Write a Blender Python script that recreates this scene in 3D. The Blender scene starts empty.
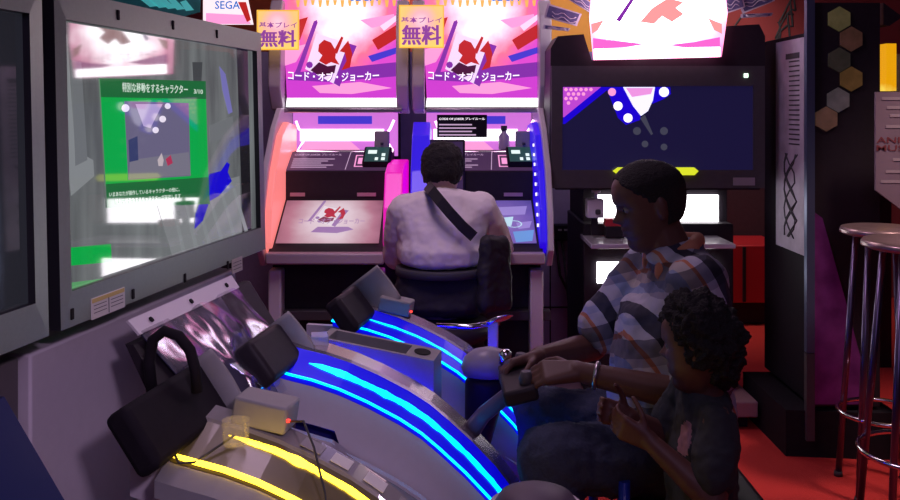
import bpy, bmesh, math, random
import numpy as np
from mathutils import Vector as V, Matrix, Quaternion, noise as mnoise

random.seed(7)
S = bpy.context.scene
COL = S.collection
F, CX, HY, CZ = 900.0, 450.0, 110.0, 1.5      # focal length, principal column, horizon row, eye height


def P(px, py, Y):
    return V(((px - CX) / F * Y, Y, CZ - (py - HY) / F * Y))


class Pl:                                       # an upright or leaning plane that sight lines are met with
    def __init__(s, p0, n):
        s.p0, s.n = V(p0), V(n).normalized()

    def at(s, px, py, off=0.0):
        d = V(((px - CX) / F, 1.0, -(py - HY) / F))
        o = V((0, 0, CZ))
        t = (s.p0 - o).dot(s.n) / d.dot(s.n)
        return o + d * t + s.n * off


# ------------------------------------------------------------------ materials
MATS = {}


def mat(name, col, rough=0.5, metal=0.0, em=None, es=0.0, spec=0.5, coat=0.0, noise=0.0, nscale=40.0, bump=0.0, trans=0.0, alpha=1.0, ior=1.45):
    m = bpy.data.materials.new(name)
    m.use_nodes = True
    nt = m.node_tree
    b = nt.nodes['Principled BSDF']
    b.inputs['Base Color'].default_value = (*col, 1)
    b.inputs['Roughness'].default_value = rough
    b.inputs['Metallic'].default_value = metal
    b.inputs['Specular IOR Level'].default_value = spec
    b.inputs['Coat Weight'].default_value = coat
    b.inputs['Transmission Weight'].default_value = trans
    b.inputs['Alpha'].default_value = alpha
    b.inputs['IOR'].default_value = ior
    if em is not None:
        b.inputs['Emission Color'].default_value = (*em, 1)
        b.inputs['Emission Strength'].default_value = es
    if noise or bump:
        tc = nt.nodes.new('ShaderNodeTexCoord')
        nz = nt.nodes.new('ShaderNodeTexNoise')
        nz.inputs['Scale'].default_value = nscale
        nz.inputs['Detail'].default_value = 4
        nt.links.new(tc.outputs['Object'], nz.inputs['Vector'])
        if noise:
            mx = nt.nodes.new('ShaderNodeMix')
            mx.data_type = 'RGBA'
            mx.inputs['A'].default_value = (*[c * (1 - noise) for c in col], 1)
            mx.inputs['B'].default_value = (*[min(1, c * (1 + noise)) for c in col], 1)
            nt.links.new(nz.outputs['Fac'], mx.inputs['Factor'])
            nt.links.new(mx.outputs['Result'], b.inputs['Base Color'])
        if bump:
            bp = nt.nodes.new('ShaderNodeBump')
            bp.inputs['Strength'].default_value = bump
            bp.inputs['Distance'].default_value = 0.01
            nt.links.new(nz.outputs['Fac'], bp.inputs['Height'])
            nt.links.new(bp.outputs['Normal'], b.inputs['Normal'])
    MATS[name] = m
    return m


def glow(name, col, es=1.0, rough=0.3, base=None):
    return mat(name, base or tuple(0.25 * c for c in col), rough, em=col, es=es)


def print_mat(name, stops, es, center=(0, 0, 0), scale=(1, 1, 1), streaks=0.0, rough=0.35):
    """backlit print: colours ring outwards from a centre, broken up by noise"""
    m = bpy.data.materials.new(name)
    m.use_nodes = True
    nt = m.node_tree
    b = nt.nodes['Principled BSDF']
    b.inputs['Base Color'].default_value = (.05, .04, .05, 1)
    b.inputs['Roughness'].default_value = rough
    tc = nt.nodes.new('ShaderNodeTexCoord')
    mp = nt.nodes.new('ShaderNodeMapping')
    mp.inputs['Location'].default_value = tuple(-c * s for c, s in zip(center, scale))
    mp.inputs['Scale'].default_value = scale
    ln = nt.nodes.new('ShaderNodeVectorMath')
    ln.operation = 'LENGTH'
    nz = nt.nodes.new('ShaderNodeTexNoise')
    nz.inputs['Scale'].default_value = 9
    nz.inputs['Detail'].default_value = 5
    ma = nt.nodes.new('ShaderNodeMath')
    ma.operation = 'MULTIPLY_ADD'
    ma.inputs[1].default_value = streaks
    rp = nt.nodes.new('ShaderNodeValToRGB')
    el = rp.color_ramp.elements
    while len(el) > 1:
        el.remove(el[-1])
    el[0].position, el[0].color = stops[0][0], (*stops[0][1], 1)
    for p, c in stops[1:]:
        e = el.new(p)
        e.color = (*c, 1)
    L = nt.links.new
    L(tc.outputs['Object'], mp.inputs['Vector'])
    L(mp.outputs['Vector'], ln.inputs[0])
    L(tc.outputs['Object'], nz.inputs['Vector'])
    L(nz.outputs['Fac'], ma.inputs[0])
    L(ln.outputs['Value'], ma.inputs[2])
    L(ma.outputs['Value'], rp.inputs['Fac'])
    L(rp.outputs['Color'], b.inputs['Emission Color'])
    b.inputs['Emission Strength'].default_value = es
    return m


BLK = mat('black plastic', (.026, .02, .027), .5, spec=.25, noise=.2)
BLK2 = mat('matt black', (.016, .013, .018), .75, spec=.15, noise=.2)
CHAR = mat('charcoal plastic', (.07, .062, .07), .5, noise=.15)
GREY = mat('grey plastic', (.3, .29, .3), .45, noise=.08)
BEZ = mat('silver grey bezel', (.35, .42, .36), .38, metal=.3, noise=.08, nscale=120)
BEZD = mat('dark bezel edge', (.02, .02, .025), .4)
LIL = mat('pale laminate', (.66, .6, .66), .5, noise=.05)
PEDG = mat('shade-toned brown grey laminate', (.15, .13, .14), .5, noise=.08)  # shade of the left pedestal is put into this darker tone
WHT = mat('white plastic', (.75, .7, .75), .35)
CHROME = mat('chrome', (.75, .72, .75), .15, metal=1.0)
STEEL = mat('brushed steel', (.55, .52, .55), .3, metal=1.0, noise=.1)
PAPER = mat('white paper', (.8, .78, .72), .8)
YEL = mat('yellow ink', (.75, .6, .2), .7)
INKD = mat('dark ink', (.05, .05, .06), .7)
HOLE = mat('screw hole', (.01, .01, .01), .9)

# ------------------------------------------------------------------ mesh helpers


class MB:
    def __init__(s):
        s.bm = bmesh.new()
        s.mats = []

    def mi(s, m):
        if m not in s.mats:
            s.mats.append(m)
        return s.mats.index(m)

    def box(s, c, size, m, R=None, bevel=0.0, seg=2):
        r = bmesh.ops.create_cube(s.bm, size=1.0)
        vs = r['verts']
        M = Matrix.Translation(V(c)) @ (R.to_4x4() if R is not None else Matrix.Identity(4)) @ Matrix.Diagonal((*size, 1))
        for v in vs:
            v.co = M @ v.co
        fs = {f for v in vs for f in v.link_faces}
        k = s.mi(m)
        for f in fs:
            f.material_index = k
        if bevel:
            es = list({e for v in vs for e in v.link_edges})
            r = bmesh.ops.bevel(s.bm, geom=es, offset=bevel, segments=seg, profile=.5, affect='EDGES')
            for f in r['faces']:
                f.material_index = k
                f.smooth = True
        return s

    def poly(s, pts, m):
        f = s.bm.faces.new([s.bm.verts.new(p) for p in pts])
        f.material_index = s.mi(m)
        return s

    def prism(s, pts, vec, m, bevel=0.0):
        vec = V(vec)
        a = [s.bm.verts.new(V(p) - vec * .5) for p in pts]
        b = [s.bm.verts.new(V(p) + vec * .5) for p in pts]
        k = s.mi(m)
        fs = [s.bm.faces.new(a), s.bm.faces.new(b[::-1])]
        n = len(a)
        for i in range(n):
            fs.append(s.bm.faces.new((a[i], b[i], b[(i + 1) % n], a[(i + 1) % n])))
        for f in fs:
            f.material_index = k
        if bevel:
            es = list({e for f in fs for e in f.edges})
            r = bmesh.ops.bevel(s.bm, geom=es, offset=bevel, segments=2, profile=.5, affect='EDGES')
            for f in r['faces']:
                f.material_index = k
                f.smooth = True
        return s

    def loft(s, rings, m, cap=True, smooth=True, closed=True):
        k = s.mi(m)
        R = [[s.bm.verts.new(p) for p in r] for r in rings]
        n = len(R[0])
        for i in range(len(R) - 1):
            for j in range(n if closed else n - 1):
                f = s.bm.faces.new((R[i][j], R[i][(j + 1) % n], R[i + 1][(j + 1) % n], R[i + 1][j]))
                f.material_index = k
                f.smooth = smooth
        if cap and closed:
            for r in (R[0], R[-1]):
                f = s.bm.faces.new(r)
                f.material_index = k
        return s

    def tube(s, pts, r, m, n=12):
        pts = [V(p) for p in pts]
        rs = r if isinstance(r, (list, tuple)) else [r] * len(pts)
        rings, up = [], None
        for i, p in enumerate(pts):
            d = (pts[min(i + 1, len(pts) - 1)] - pts[max(i - 1, 0)]).normalized()
            if up is None:
                up = d.orthogonal().normalized()
            up = (up - d * up.dot(d)).normalized()
            w = d.cross(up)
            rings.append([p + (up * math.cos(2 * math.pi * j / n) + w * math.sin(2 * math.pi * j / n)) * rs[i] for j in range(n)])
        return s.loft(rings, m)

    def lathe(s, prof, c, m, n=32, cap=True):
        c = V(c)
        rings = [[c + V((r * math.cos(2 * math.pi * j / n), r * math.sin(2 * math.pi * j / n), z)) for j in range(n)] for r, z in prof]
        return s.loft(rings, m, cap=cap)

    def torus(s, c, R, r, m, n=36, k=10):
        c = V(c)
        mi = s.mi(m)
        vs = [[s.bm.verts.new(c + V(((R + r * math.cos(b)) * math.cos(a), (R + r * math.cos(b)) * math.sin(a), r * math.sin(b))))
               for b in [2 * math.pi * j / k for j in range(k)]] for a in [2 * math.pi * i / n for i in range(n)]]
        for i in range(n):
            for j in range(k):
                f = s.bm.faces.new((vs[i][j], vs[(i + 1) % n][j], vs[(i + 1) % n][(j + 1) % k], vs[i][(j + 1) % k]))
                f.material_index = mi
                f.smooth = True
        return s

    def text(s, string, fn, m, slant=0.0):
        vs, fs = text_mesh(string)
        k = s.mi(m)
        bv = [s.bm.verts.new(fn(u + slant * (0.5 - v), v)) for u, v in vs]
        for f in fs:
            try:
                g = s.bm.faces.new([bv[i] for i in f])
                g.material_index = k
            except ValueError:
                pass
        return s


_TC = {}


def text_mesh(string):
    if string in _TC:
        return _TC[string]
    c = bpy.data.curves.new('t', 'FONT')
    c.body = string
    c.resolution_u = 2
    c.offset = .012
    o = bpy.data.objects.new('t', c)
    COL.objects.link(o)
    dg = bpy.context.evaluated_depsgraph_get()
    me = bpy.data.meshes.new_from_object(o.evaluated_get(dg))
    xs = [v.co.x for v in me.vertices]
    ys = [v.co.y for v in me.vertices]
    x0, x1, y0, y1 = min(xs), max(xs), min(ys), max(ys)
    vs = [((v.co.x - x0) / (x1 - x0), 1 - (v.co.y - y0) / (y1 - y0)) for v in me.vertices]
    fs = [tuple(p.vertices) for p in me.polygons]
    bpy.data.objects.remove(o)
    bpy.data.meshes.remove(me)
    bpy.data.curves.remove(c)
    _TC[string] = (vs, fs)
    return _TC[string]


def world_of(o):
    w = V((0, 0, 0))
    while o is not None:
        w = w + o.location
        o = o.parent
    return w


def link(name, mb, parent=None, mods=None):
    bm = mb.bm
    bmesh.ops.recalc_face_normals(bm, faces=bm.faces)
    if parent is None:
        xs = [v.co for v in bm.verts]
        base = V(((min(p.x for p in xs) + max(p.x for p in xs)) / 2, (min(p.y for p in xs) + max(p.y for p in xs)) / 2, min(p.z for p in xs)))
    else:
        base = world_of(parent)
    for v in bm.verts:
        v.co -= base
    me = bpy.data.meshes.new(name)
    bm.to_mesh(me)
    bm.free()
    for m in mb.mats:
        me.materials.append(m)
    o = bpy.data.objects.new(name, me)
    COL.objects.link(o)
    if parent is None:
        o.location = base
    else:
        o.parent = parent
    return o


def tag(o, label, cat, group=None):
    o['label'] = label
    o['category'] = cat
    if group:
        o['group'] = group
    return o


def thing(name, label, cat, loc, group=None):
    o = bpy.data.objects.new(name, None)
    o.empty_display_size = .05
    COL.objects.link(o)
    o.location = V(loc)
    return tag(o, label, cat, group)


def struct(name, mb):
    o = link(name, mb)
    o['kind'] = 'structure'
    return o


def part(name, parent, mb, label=None):
    o = link(name, mb, parent)
    if label:
        o['label'] = label
    return o


def one(m, fn):
    mb = MB()
    fn(mb)
    return mb


def bxp(name, parent, c, size, m, R=None, bevel=.004, label=None):
    return part(name, parent, MB().box(c, size, m, R, bevel), label)


# ================================================================== the setting
CARPET = mat('red carpet', (.62, .035, .03), .9, noise=.25, nscale=180, bump=.4)
WALLD = mat('dark purple wall', (.10, .085, .13), .7, noise=.2, nscale=8)
WALLL = mat('lavender partition laminate', (.45, .38, .6), .6, noise=.12, nscale=30)
CEIL = mat('black ceiling', (.03, .025, .03), .9)
X0, X1, Y0, Y1, ZC = -2.6, 4.0, -2.0, 7.2, 3.0
struct('floor', MB().box(((X0 + X1) / 2, (Y0 + Y1) / 2, -.05), (X1 - X0 + .2, Y1 - Y0 + .2, .1), CARPET))
struct('ceiling', MB().box(((X0 + X1) / 2, (Y0 + Y1) / 2, ZC + .05), (X1 - X0 + .2, Y1 - Y0 + .2, .1), CEIL))
struct('wall_left', MB().box((X0 - .05, (Y0 + Y1) / 2, ZC / 2), (.1, Y1 - Y0 + .2, ZC), WALLD))
struct('wall_right', MB().box((X1 + .05, (Y0 + Y1) / 2, ZC / 2), (.1, Y1 - Y0 + .2, ZC), WALLD))
struct('wall_front', MB().box(((X0 + X1) / 2, Y0 - .05, ZC / 2), (X1 - X0, .1, ZC), WALLD))
REDW = mat('red painted wall', (.33, .05, .055), .7, noise=.12, nscale=6)
ORGW = mat('orange printed panel', (.85, .4, .08), .6, noise=.2, nscale=4)
w = struct('wall_back', MB().box(((X0 + X1) / 2, Y1 + .05, ZC / 2), (X1 - X0, .1, ZC), REDW))
# partition behind the card game cabinets
struct('wall_partition', MB().box((-.45, 5.6, .93), (3.5, .06, 1.86), WALLL))
# panel seams on the partition
sm = MB()
for x in (.62, 1.1):
    sm.box((x, 5.568, .93), (.008, .004, 1.84), BLK)
sm.box((.6, 5.568, .28), (1.3, .004, .008), BLK)
struct('trim_partition_seams', sm)

# drawings and prints on the back wall, seen above the big cabinet
bw = Y1 - .004


def bwp(pts, Y=bw):
    return [P(x, y, Y) for x, y in pts]


mu = MB()
for a, b in [((722, 62), (750, 4)), ((748, 4), (772, -20))]:
    mu.tube([P(*a, bw), P((a[0] + b[0]) / 2 - 6, (a[1] + b[1]) / 2, bw), P(*b, bw)], .008, INKD, 6)
for k in range(4):
    pts = []
    for i in range(14):
        t = i / 13
        pts.append(P(770 + 26 * t + 5 * math.sin(9 * t + k), 50 - 62 * t + 7 * k + 6 * math.sin(14 * t + 2 * k), bw))
    mu.tube(pts, .008, INKD, 6)
tag(link('wall_mural', mu), 'dark curling line drawing on the red wall above the poster cabinet', 'mural')
op = MB()
op.prism(bwp([(520, -40), (600, -40), (600, 62), (520, 62)], Y1 - .03), (0, .05, 0), ORGW)
tag(link('wall_panel', op), 'orange yellow panel on back wall behind the big black monitor cabinet', 'panel')
sg = MB().prism(bwp([(768, 61), (779, 61), (779, 77), (768, 77)], Y1 - .01), (0, .015, 0), PAPER)
tag(link('wall_notice', sg), 'small white notice on red wall right of the big monitor cabinet', 'notice')
ob = MB().prism(bwp([(225, -30), (410, -30), (410, 60), (225, 60)], Y1 - .03), (0, .05, 0), mat('red orange board', (.8, .16, .05), .6, noise=.3, nscale=5))
tag(link('wall_board', ob), 'red orange board on back wall over the card game cabinets', 'board')

# ================================================================== the two big monitors on the left
AL = math.radians(10.2)
D = V((math.sin(AL), math.cos(AL), 0))              # along the row of machines
N = V((math.cos(AL), -math.sin(AL), 0))             # out of the screens
TILT = math.radians(1.35)
MN = (N * math.cos(TILT) + V((0, 0, 1)) * math.sin(TILT)).normalized()
MY = 1.85
MP0 = P(61, 331, MY)
MPL = Pl(MP0, MN)
SU = MN.cross(D).normalized()
if SU.z < 0:
    SU = -SU

SCR_G = None


def screen_glass(name, col, es):
    m = bpy.data.materials.new(name)
    m.use_nodes = True
    nt = m.node_tree
    b = nt.nodes['Principled BSDF']
    b.inputs['Base Color'].default_value = (.02, .02, .022, 1)
    b.inputs['Roughness'].default_value = .04
    b.inputs['IOR'].default_value = 2.3
    b.inputs['Emission Color'].default_value = (*col, 1)
    b.inputs['Emission Strength'].default_value = es
    return m


def corridor_glass():
    m = screen_glass('screen picture of a grey hall', (.2, .2, .2), 1.0)
    nt = m.node_tree
    b = nt.nodes['Principled BSDF']
    tc = nt.nodes.new('ShaderNodeTexCoord')
    nz = nt.nodes.new('ShaderNodeTexNoise')
    nz.inputs['Scale'].default_value = 5
    nz.inputs['Detail'].default_value = 6
    mp = nt.nodes.new('ShaderNodeMapping')
    mp.inputs['Scale'].default_value = (3, 3, .5)
    rp = nt.nodes.new('ShaderNodeValToRGB')
    rp.color_ramp.elements[0].position, rp.color_ramp.elements[0].color = .3, (.075, .08, .085, 1)
    rp.color_ramp.elements[1].position, rp.color_ramp.elements[1].color = .72, (.17, .185, .19, 1)
    L = nt.links.new
    L(tc.outputs['Object'], mp.inputs['Vector'])
    L(mp.outputs['Vector'], nz.inputs['Vector'])
    L(nz.outputs['Fac'], rp.inputs['Fac'])
    L(rp.outputs['Color'], b.inputs['Emission Color'])
    return m


def monitor(shift, label, lit):
    off = D * shift
    A = lambda x, y, o=0.0: MPL.at(x, y, o) + off
    c = [A(61, 331), A(266, 265), A(253, 24), A(46, -4)]
    # true rectangle from the corner, width and height
    o0, wd, ht = A(61, 331), (A(266, 265) - A(61, 331)).dot(D), (A(46, -14) - A(61, 331)).dot(SU)
    R3 = Matrix((D, -MN, SU)).transposed()
    Q = lambda u, v, o=0.0: o0 + D * u + SU * v + MN * o
    root = thing('arcade_monitor', label, 'monitor', Q(wd / 2, 0, -.05), 'big monitors on the left')
    bl, br, bt, bb = .034, .046, .062, .075
    fr = MB()
    # four bevelled frame bars with dark sides, and the housing behind
    outer = [(0, 0), (wd, 0), (wd, ht), (0, ht)]
    inner = [(bl, bb), (wd - br, bb), (wd - br, ht - bt), (bl, ht - bt)]
    k = fr.mi(BEZ)
    kd = fr.mi(BEZD)
    ov = [fr.bm.verts.new(Q(u, v, 0)) for u, v in outer]
    ob_ = [fr.bm.verts.new(Q(u, v, -.05)) for u, v in outer]
    iv = [fr.bm.verts.new(Q(u, v, .004)) for u, v in inner]
    ib = [fr.bm.verts.new(Q(u, v, -.014)) for u, v in inner]
    for i in range(4):
        j = (i + 1) % 4
        for a, mm in (((ov[i], ov[j], iv[j], iv[i]), k), ((ov[i], ob_[i], ob_[j], ov[j]), kd), ((iv[i], iv[j], ib[j], ib[i]), kd)):
            f = fr.bm.faces.new(a)
            f.material_index = mm
    part('frame', root, fr)
    hs = MB()
    hs.box(Q(wd / 2, ht / 2, -.0925), (wd - .03, .085, ht - .03), BLK, R3, .01)
    part('housing', root, hs)
    UV = lambda x, y: ((MPL.at(x, y) - MP0).dot(D), (MPL.at(x, y) - MP0).dot(SU))
    for u, v in [UV(71, 314), UV(132, 294), UV(184, 278), UV(227, 265), UV(117, 15), UV(172, 25), UV(216, 34)]:
        part('screw_slot', root, MB().box(Q(u, v, .003), (.011, .004, .024), HOLE, R3, .002))
    su, sv = UV(107, 303)
    st = MB()
    st.box(Q(su, sv, .0035), (.135, .002, .046), PAPER, R3)
    st.box(Q(su, sv + .017, .0046), (.131, .001, .009), YEL, R3)
    st.box(Q(su, sv - .004, .0046), (.002, .001, .034), INKD, R3)
    for i in range(3):
        st.box(Q(su - .034, sv + .006 - i * .008, .0046), (.05, .001, .0012), INKD, R3)
        st.box(Q(su + .034, sv + .006 - i * .008, .0046), (.05, .001, .0012), INKD, R3)
    part('warning_sticker', root, st, 'white sticker with yellow heading strip')
    su, sv = UV(236, 265)
    st = MB().box(Q(su, sv, .0035), (.075, .002, .042), mat('cream paper', (.6, .55, .45), .7), R3)
    for i in range(3):
        st.box(Q(su, sv + .01 - i * .01, .0047), (.058, .001, .0014), INKD, R3)
    part('data_sticker', root, st, 'cream sticker with fine print')
    sc = MB()
    ip = [Q(u, v, -.012) for u, v in inner]
    if not lit:
        sc.poly(ip, screen_glass('screen picture of a dark street', (.012, .013, .018), 1.0))
        part('screen', root, sc)
        return root
    sc.poly(ip, corridor_glass())
    scr = part('screen', root, sc)
    pl = lambda pts, o: [A(x, y, o) for x, y in pts]
    z = -.0115
    pic = MB()
    G = lambda n, c, s=1.0: screen_glass(n, c, s)
    lg, dg_, mg = G('pale hall grey', (.21, .225, .235)), G('dark hall grey', (.05, .055, .06)), G('mid hall grey', (.14, .15, .16))
    pic.poly(pl([(60, 30), (72, 34), (80, 150), (98, 160), (99, 176), (76, 196), (68, 120)], z), lg)
    pic.poly(pl([(76, 60), (86, 62), (92, 160), (80, 166)], z + .0003), mg)
    pic.poly(pl([(58, 36), (68, 40), (71, 75), (60, 72)], z + .0006), dg_)
    pic.poly(pl([(240, 46), (251, 48), (255, 249), (247, 252), (243, 140)], z + .0003), G('column black', (.008, .008, .01)))
    pic.poly(pl([(196, 62), (206, 62), (205, 82), (197, 82)], z + .0006), dg_)
    pic.poly(pl([(213, 126), (236, 116), (238, 136), (214, 142)], z + .0003), mg)
    pic.poly(pl([(160, 200), (243, 176), (246, 250), (180, 268)], z + .0002), G('hall floor grey', (.19, .2, .21)))
    for i in range(6):
        a = 176 + i * 12
        pic.poly(pl([(a, 206 - i * 3.4), (a + 2.5, 205 - i * 3.4), (a + 16 + i, 262 - i * 2.6), (a + 12 + i, 263 - i * 2.6)], z + .0005), lg)
    pic.poly(pl([(223, 66), (229, 74), (236, 112), (232, 114), (226, 90)], z + .0005), G('blue light streak', (.16, .15, .42)))
    part('hall_picture', scr, pic)
    gp = MB()
    GRN, GRD = G('bright green card', (.0, .36, .055)), G('dark green card', (.008, .13, .035))
    gp.poly(pl([(104, 78), (209, 81), (212, 186), (110, 186)], z + .0012), GRN)
    gp.poly(pl([(104, 78), (209, 81), (209.5, 99), (105, 97)], z + .0016), GRD)
    gp.poly(pl([(110, 184), (212, 177), (213, 204), (111, 208)], z + .0016), GRD)
    gp.poly(pl([(71, 248), (115, 244), (116, 262), (72, 266)], z + .0012), GRN)
    gp.poly(pl([(73, 283), (112, 278), (112, 287), (96, 293), (74, 297)], z + .0012), G('pale green card', (.09, .3, .12)))
    part('message_card', scr, gp)
    ph = MB()
    ph.poly(pl([(128, 101), (192, 103), (194, 176), (132, 180)], z + .0018), G('card photo purple', (.13, .115, .2)))
    ph.poly(pl([(139, 104), (166, 104), (154, 128), (147, 126)], z + .0021), G('card photo lilac', (.42, .33, .52)))
    ph.poly(pl([(132, 140), (141, 136), (142, 160), (133, 162)], z + .0021), G('card photo blue', (.035, .045, .13)))
    ph.poly(pl([(134, 160), (192, 152), (194, 175), (132, 179)], z + .002), G('card photo grey', (.17, .16, .21)))
    for x, y, r in [(129, 108, 4), (159, 130, 3.2), (166, 119, 3.4), (171, 106, 3)]:  # pale circles are reflections painted onto the card picture
        ph.poly(pl([(x + r * math.cos(a), y + r * math.sin(a)) for a in [i * .524 for i in range(12)]], z + .0024), G('card photo reflection', (.8, .72, .85)))
    ph.poly(pl([(161, 160), (165, 153), (167, 160), (166, 166), (162, 166)], z + .0024), G('card photo pale', (.5, .42, .45)))
    ph.poly(pl([(169, 159), (174, 155), (176, 163), (171, 166)], z + .0024), G('card photo red', (.4, .03, .08)))
    part('card_picture', scr, ph)
    bl_ = MB().poly(pl([(198, 229), (199, 214), (208, 189), (213, 174), (224, 171), (230, 162), (233, 164), (231, 172), (235, 181), (222, 196), (213, 201), (206, 221)], z + .0014), G('ultramarine shape', (.0, .0, .42)))
    part('blue_shape', scr, bl_)
    tx = MB()
    TW = G('screen lettering', (.62, .75, .65))

    def quadfn(q, o):
        a, b, c_, d_ = [V(p) for p in q]
        return lambda u, v: MPL.at(*((a * (1 - u) + b * u) * (1 - v) + (d_ * (1 - u) + c_ * u) * v), o) + off
    tx.text('特別な移動をするキャラクター', quadfn([(126, 82), (191, 85), (191, 94), (126, 92)], z + .0022), TW)
    tx.text('3/10', quadfn([(197, 89), (206, 89.5), (206, 94), (197, 93.5)], z + .0022), TW)
    tx.text('いまあなたが操作しているキャラクターの他に、', quadfn([(113, 192), (183, 187), (183, 191.5), (113, 197)], z + .0022), TW)
    tx.text('特別な移動をするキャラクターが存在します', quadfn([(119, 199), (184, 193.5), (184, 198), (119, 204)], z + .0022), TW)
    part('lettering', scr, tx)
    return root


monitor(0, 'large monitor with silver grey frame showing a bright green message card', True)
monitor(-((MPL.at(266, 265) - MPL.at(61, 331)).dot(D) + .04), 'cropped dark-screened monitor at the left edge, beside the one with the green card', False)

# pedestals under the monitors
OP = lambda k, t, z: V((MP0.x, MP0.y, 0)) + D * k + N * t + V((0, 0, z))


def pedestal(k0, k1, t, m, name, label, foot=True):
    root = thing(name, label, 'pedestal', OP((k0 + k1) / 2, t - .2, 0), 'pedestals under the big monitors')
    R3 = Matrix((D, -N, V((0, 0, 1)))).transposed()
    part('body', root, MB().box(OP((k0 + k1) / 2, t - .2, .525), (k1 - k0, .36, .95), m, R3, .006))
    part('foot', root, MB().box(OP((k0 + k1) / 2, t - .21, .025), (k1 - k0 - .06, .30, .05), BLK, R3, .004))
    return root


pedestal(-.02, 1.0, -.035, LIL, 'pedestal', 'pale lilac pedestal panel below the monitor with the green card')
pedestal(-1.25, -.035, -.05, PEDG, 'pedestal', 'shade-toned brown grey pedestal panel at the left edge under the dark monitor')

# ================================================================== control consoles
R3N = Matrix((N, D, V((0, 0, 1)))).transposed()
CB = V((-.42, 2.4, 0))                                     # back corner of the second console
PROF = [(-.06, .806), (0, .793), (.06, .782), (.133, .762), (.21, .733), (.296, .694), (.355, .66), (.402, .624), (.47, .567), (.533, .506), (.59, .435)]
PITCH = .55


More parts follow.
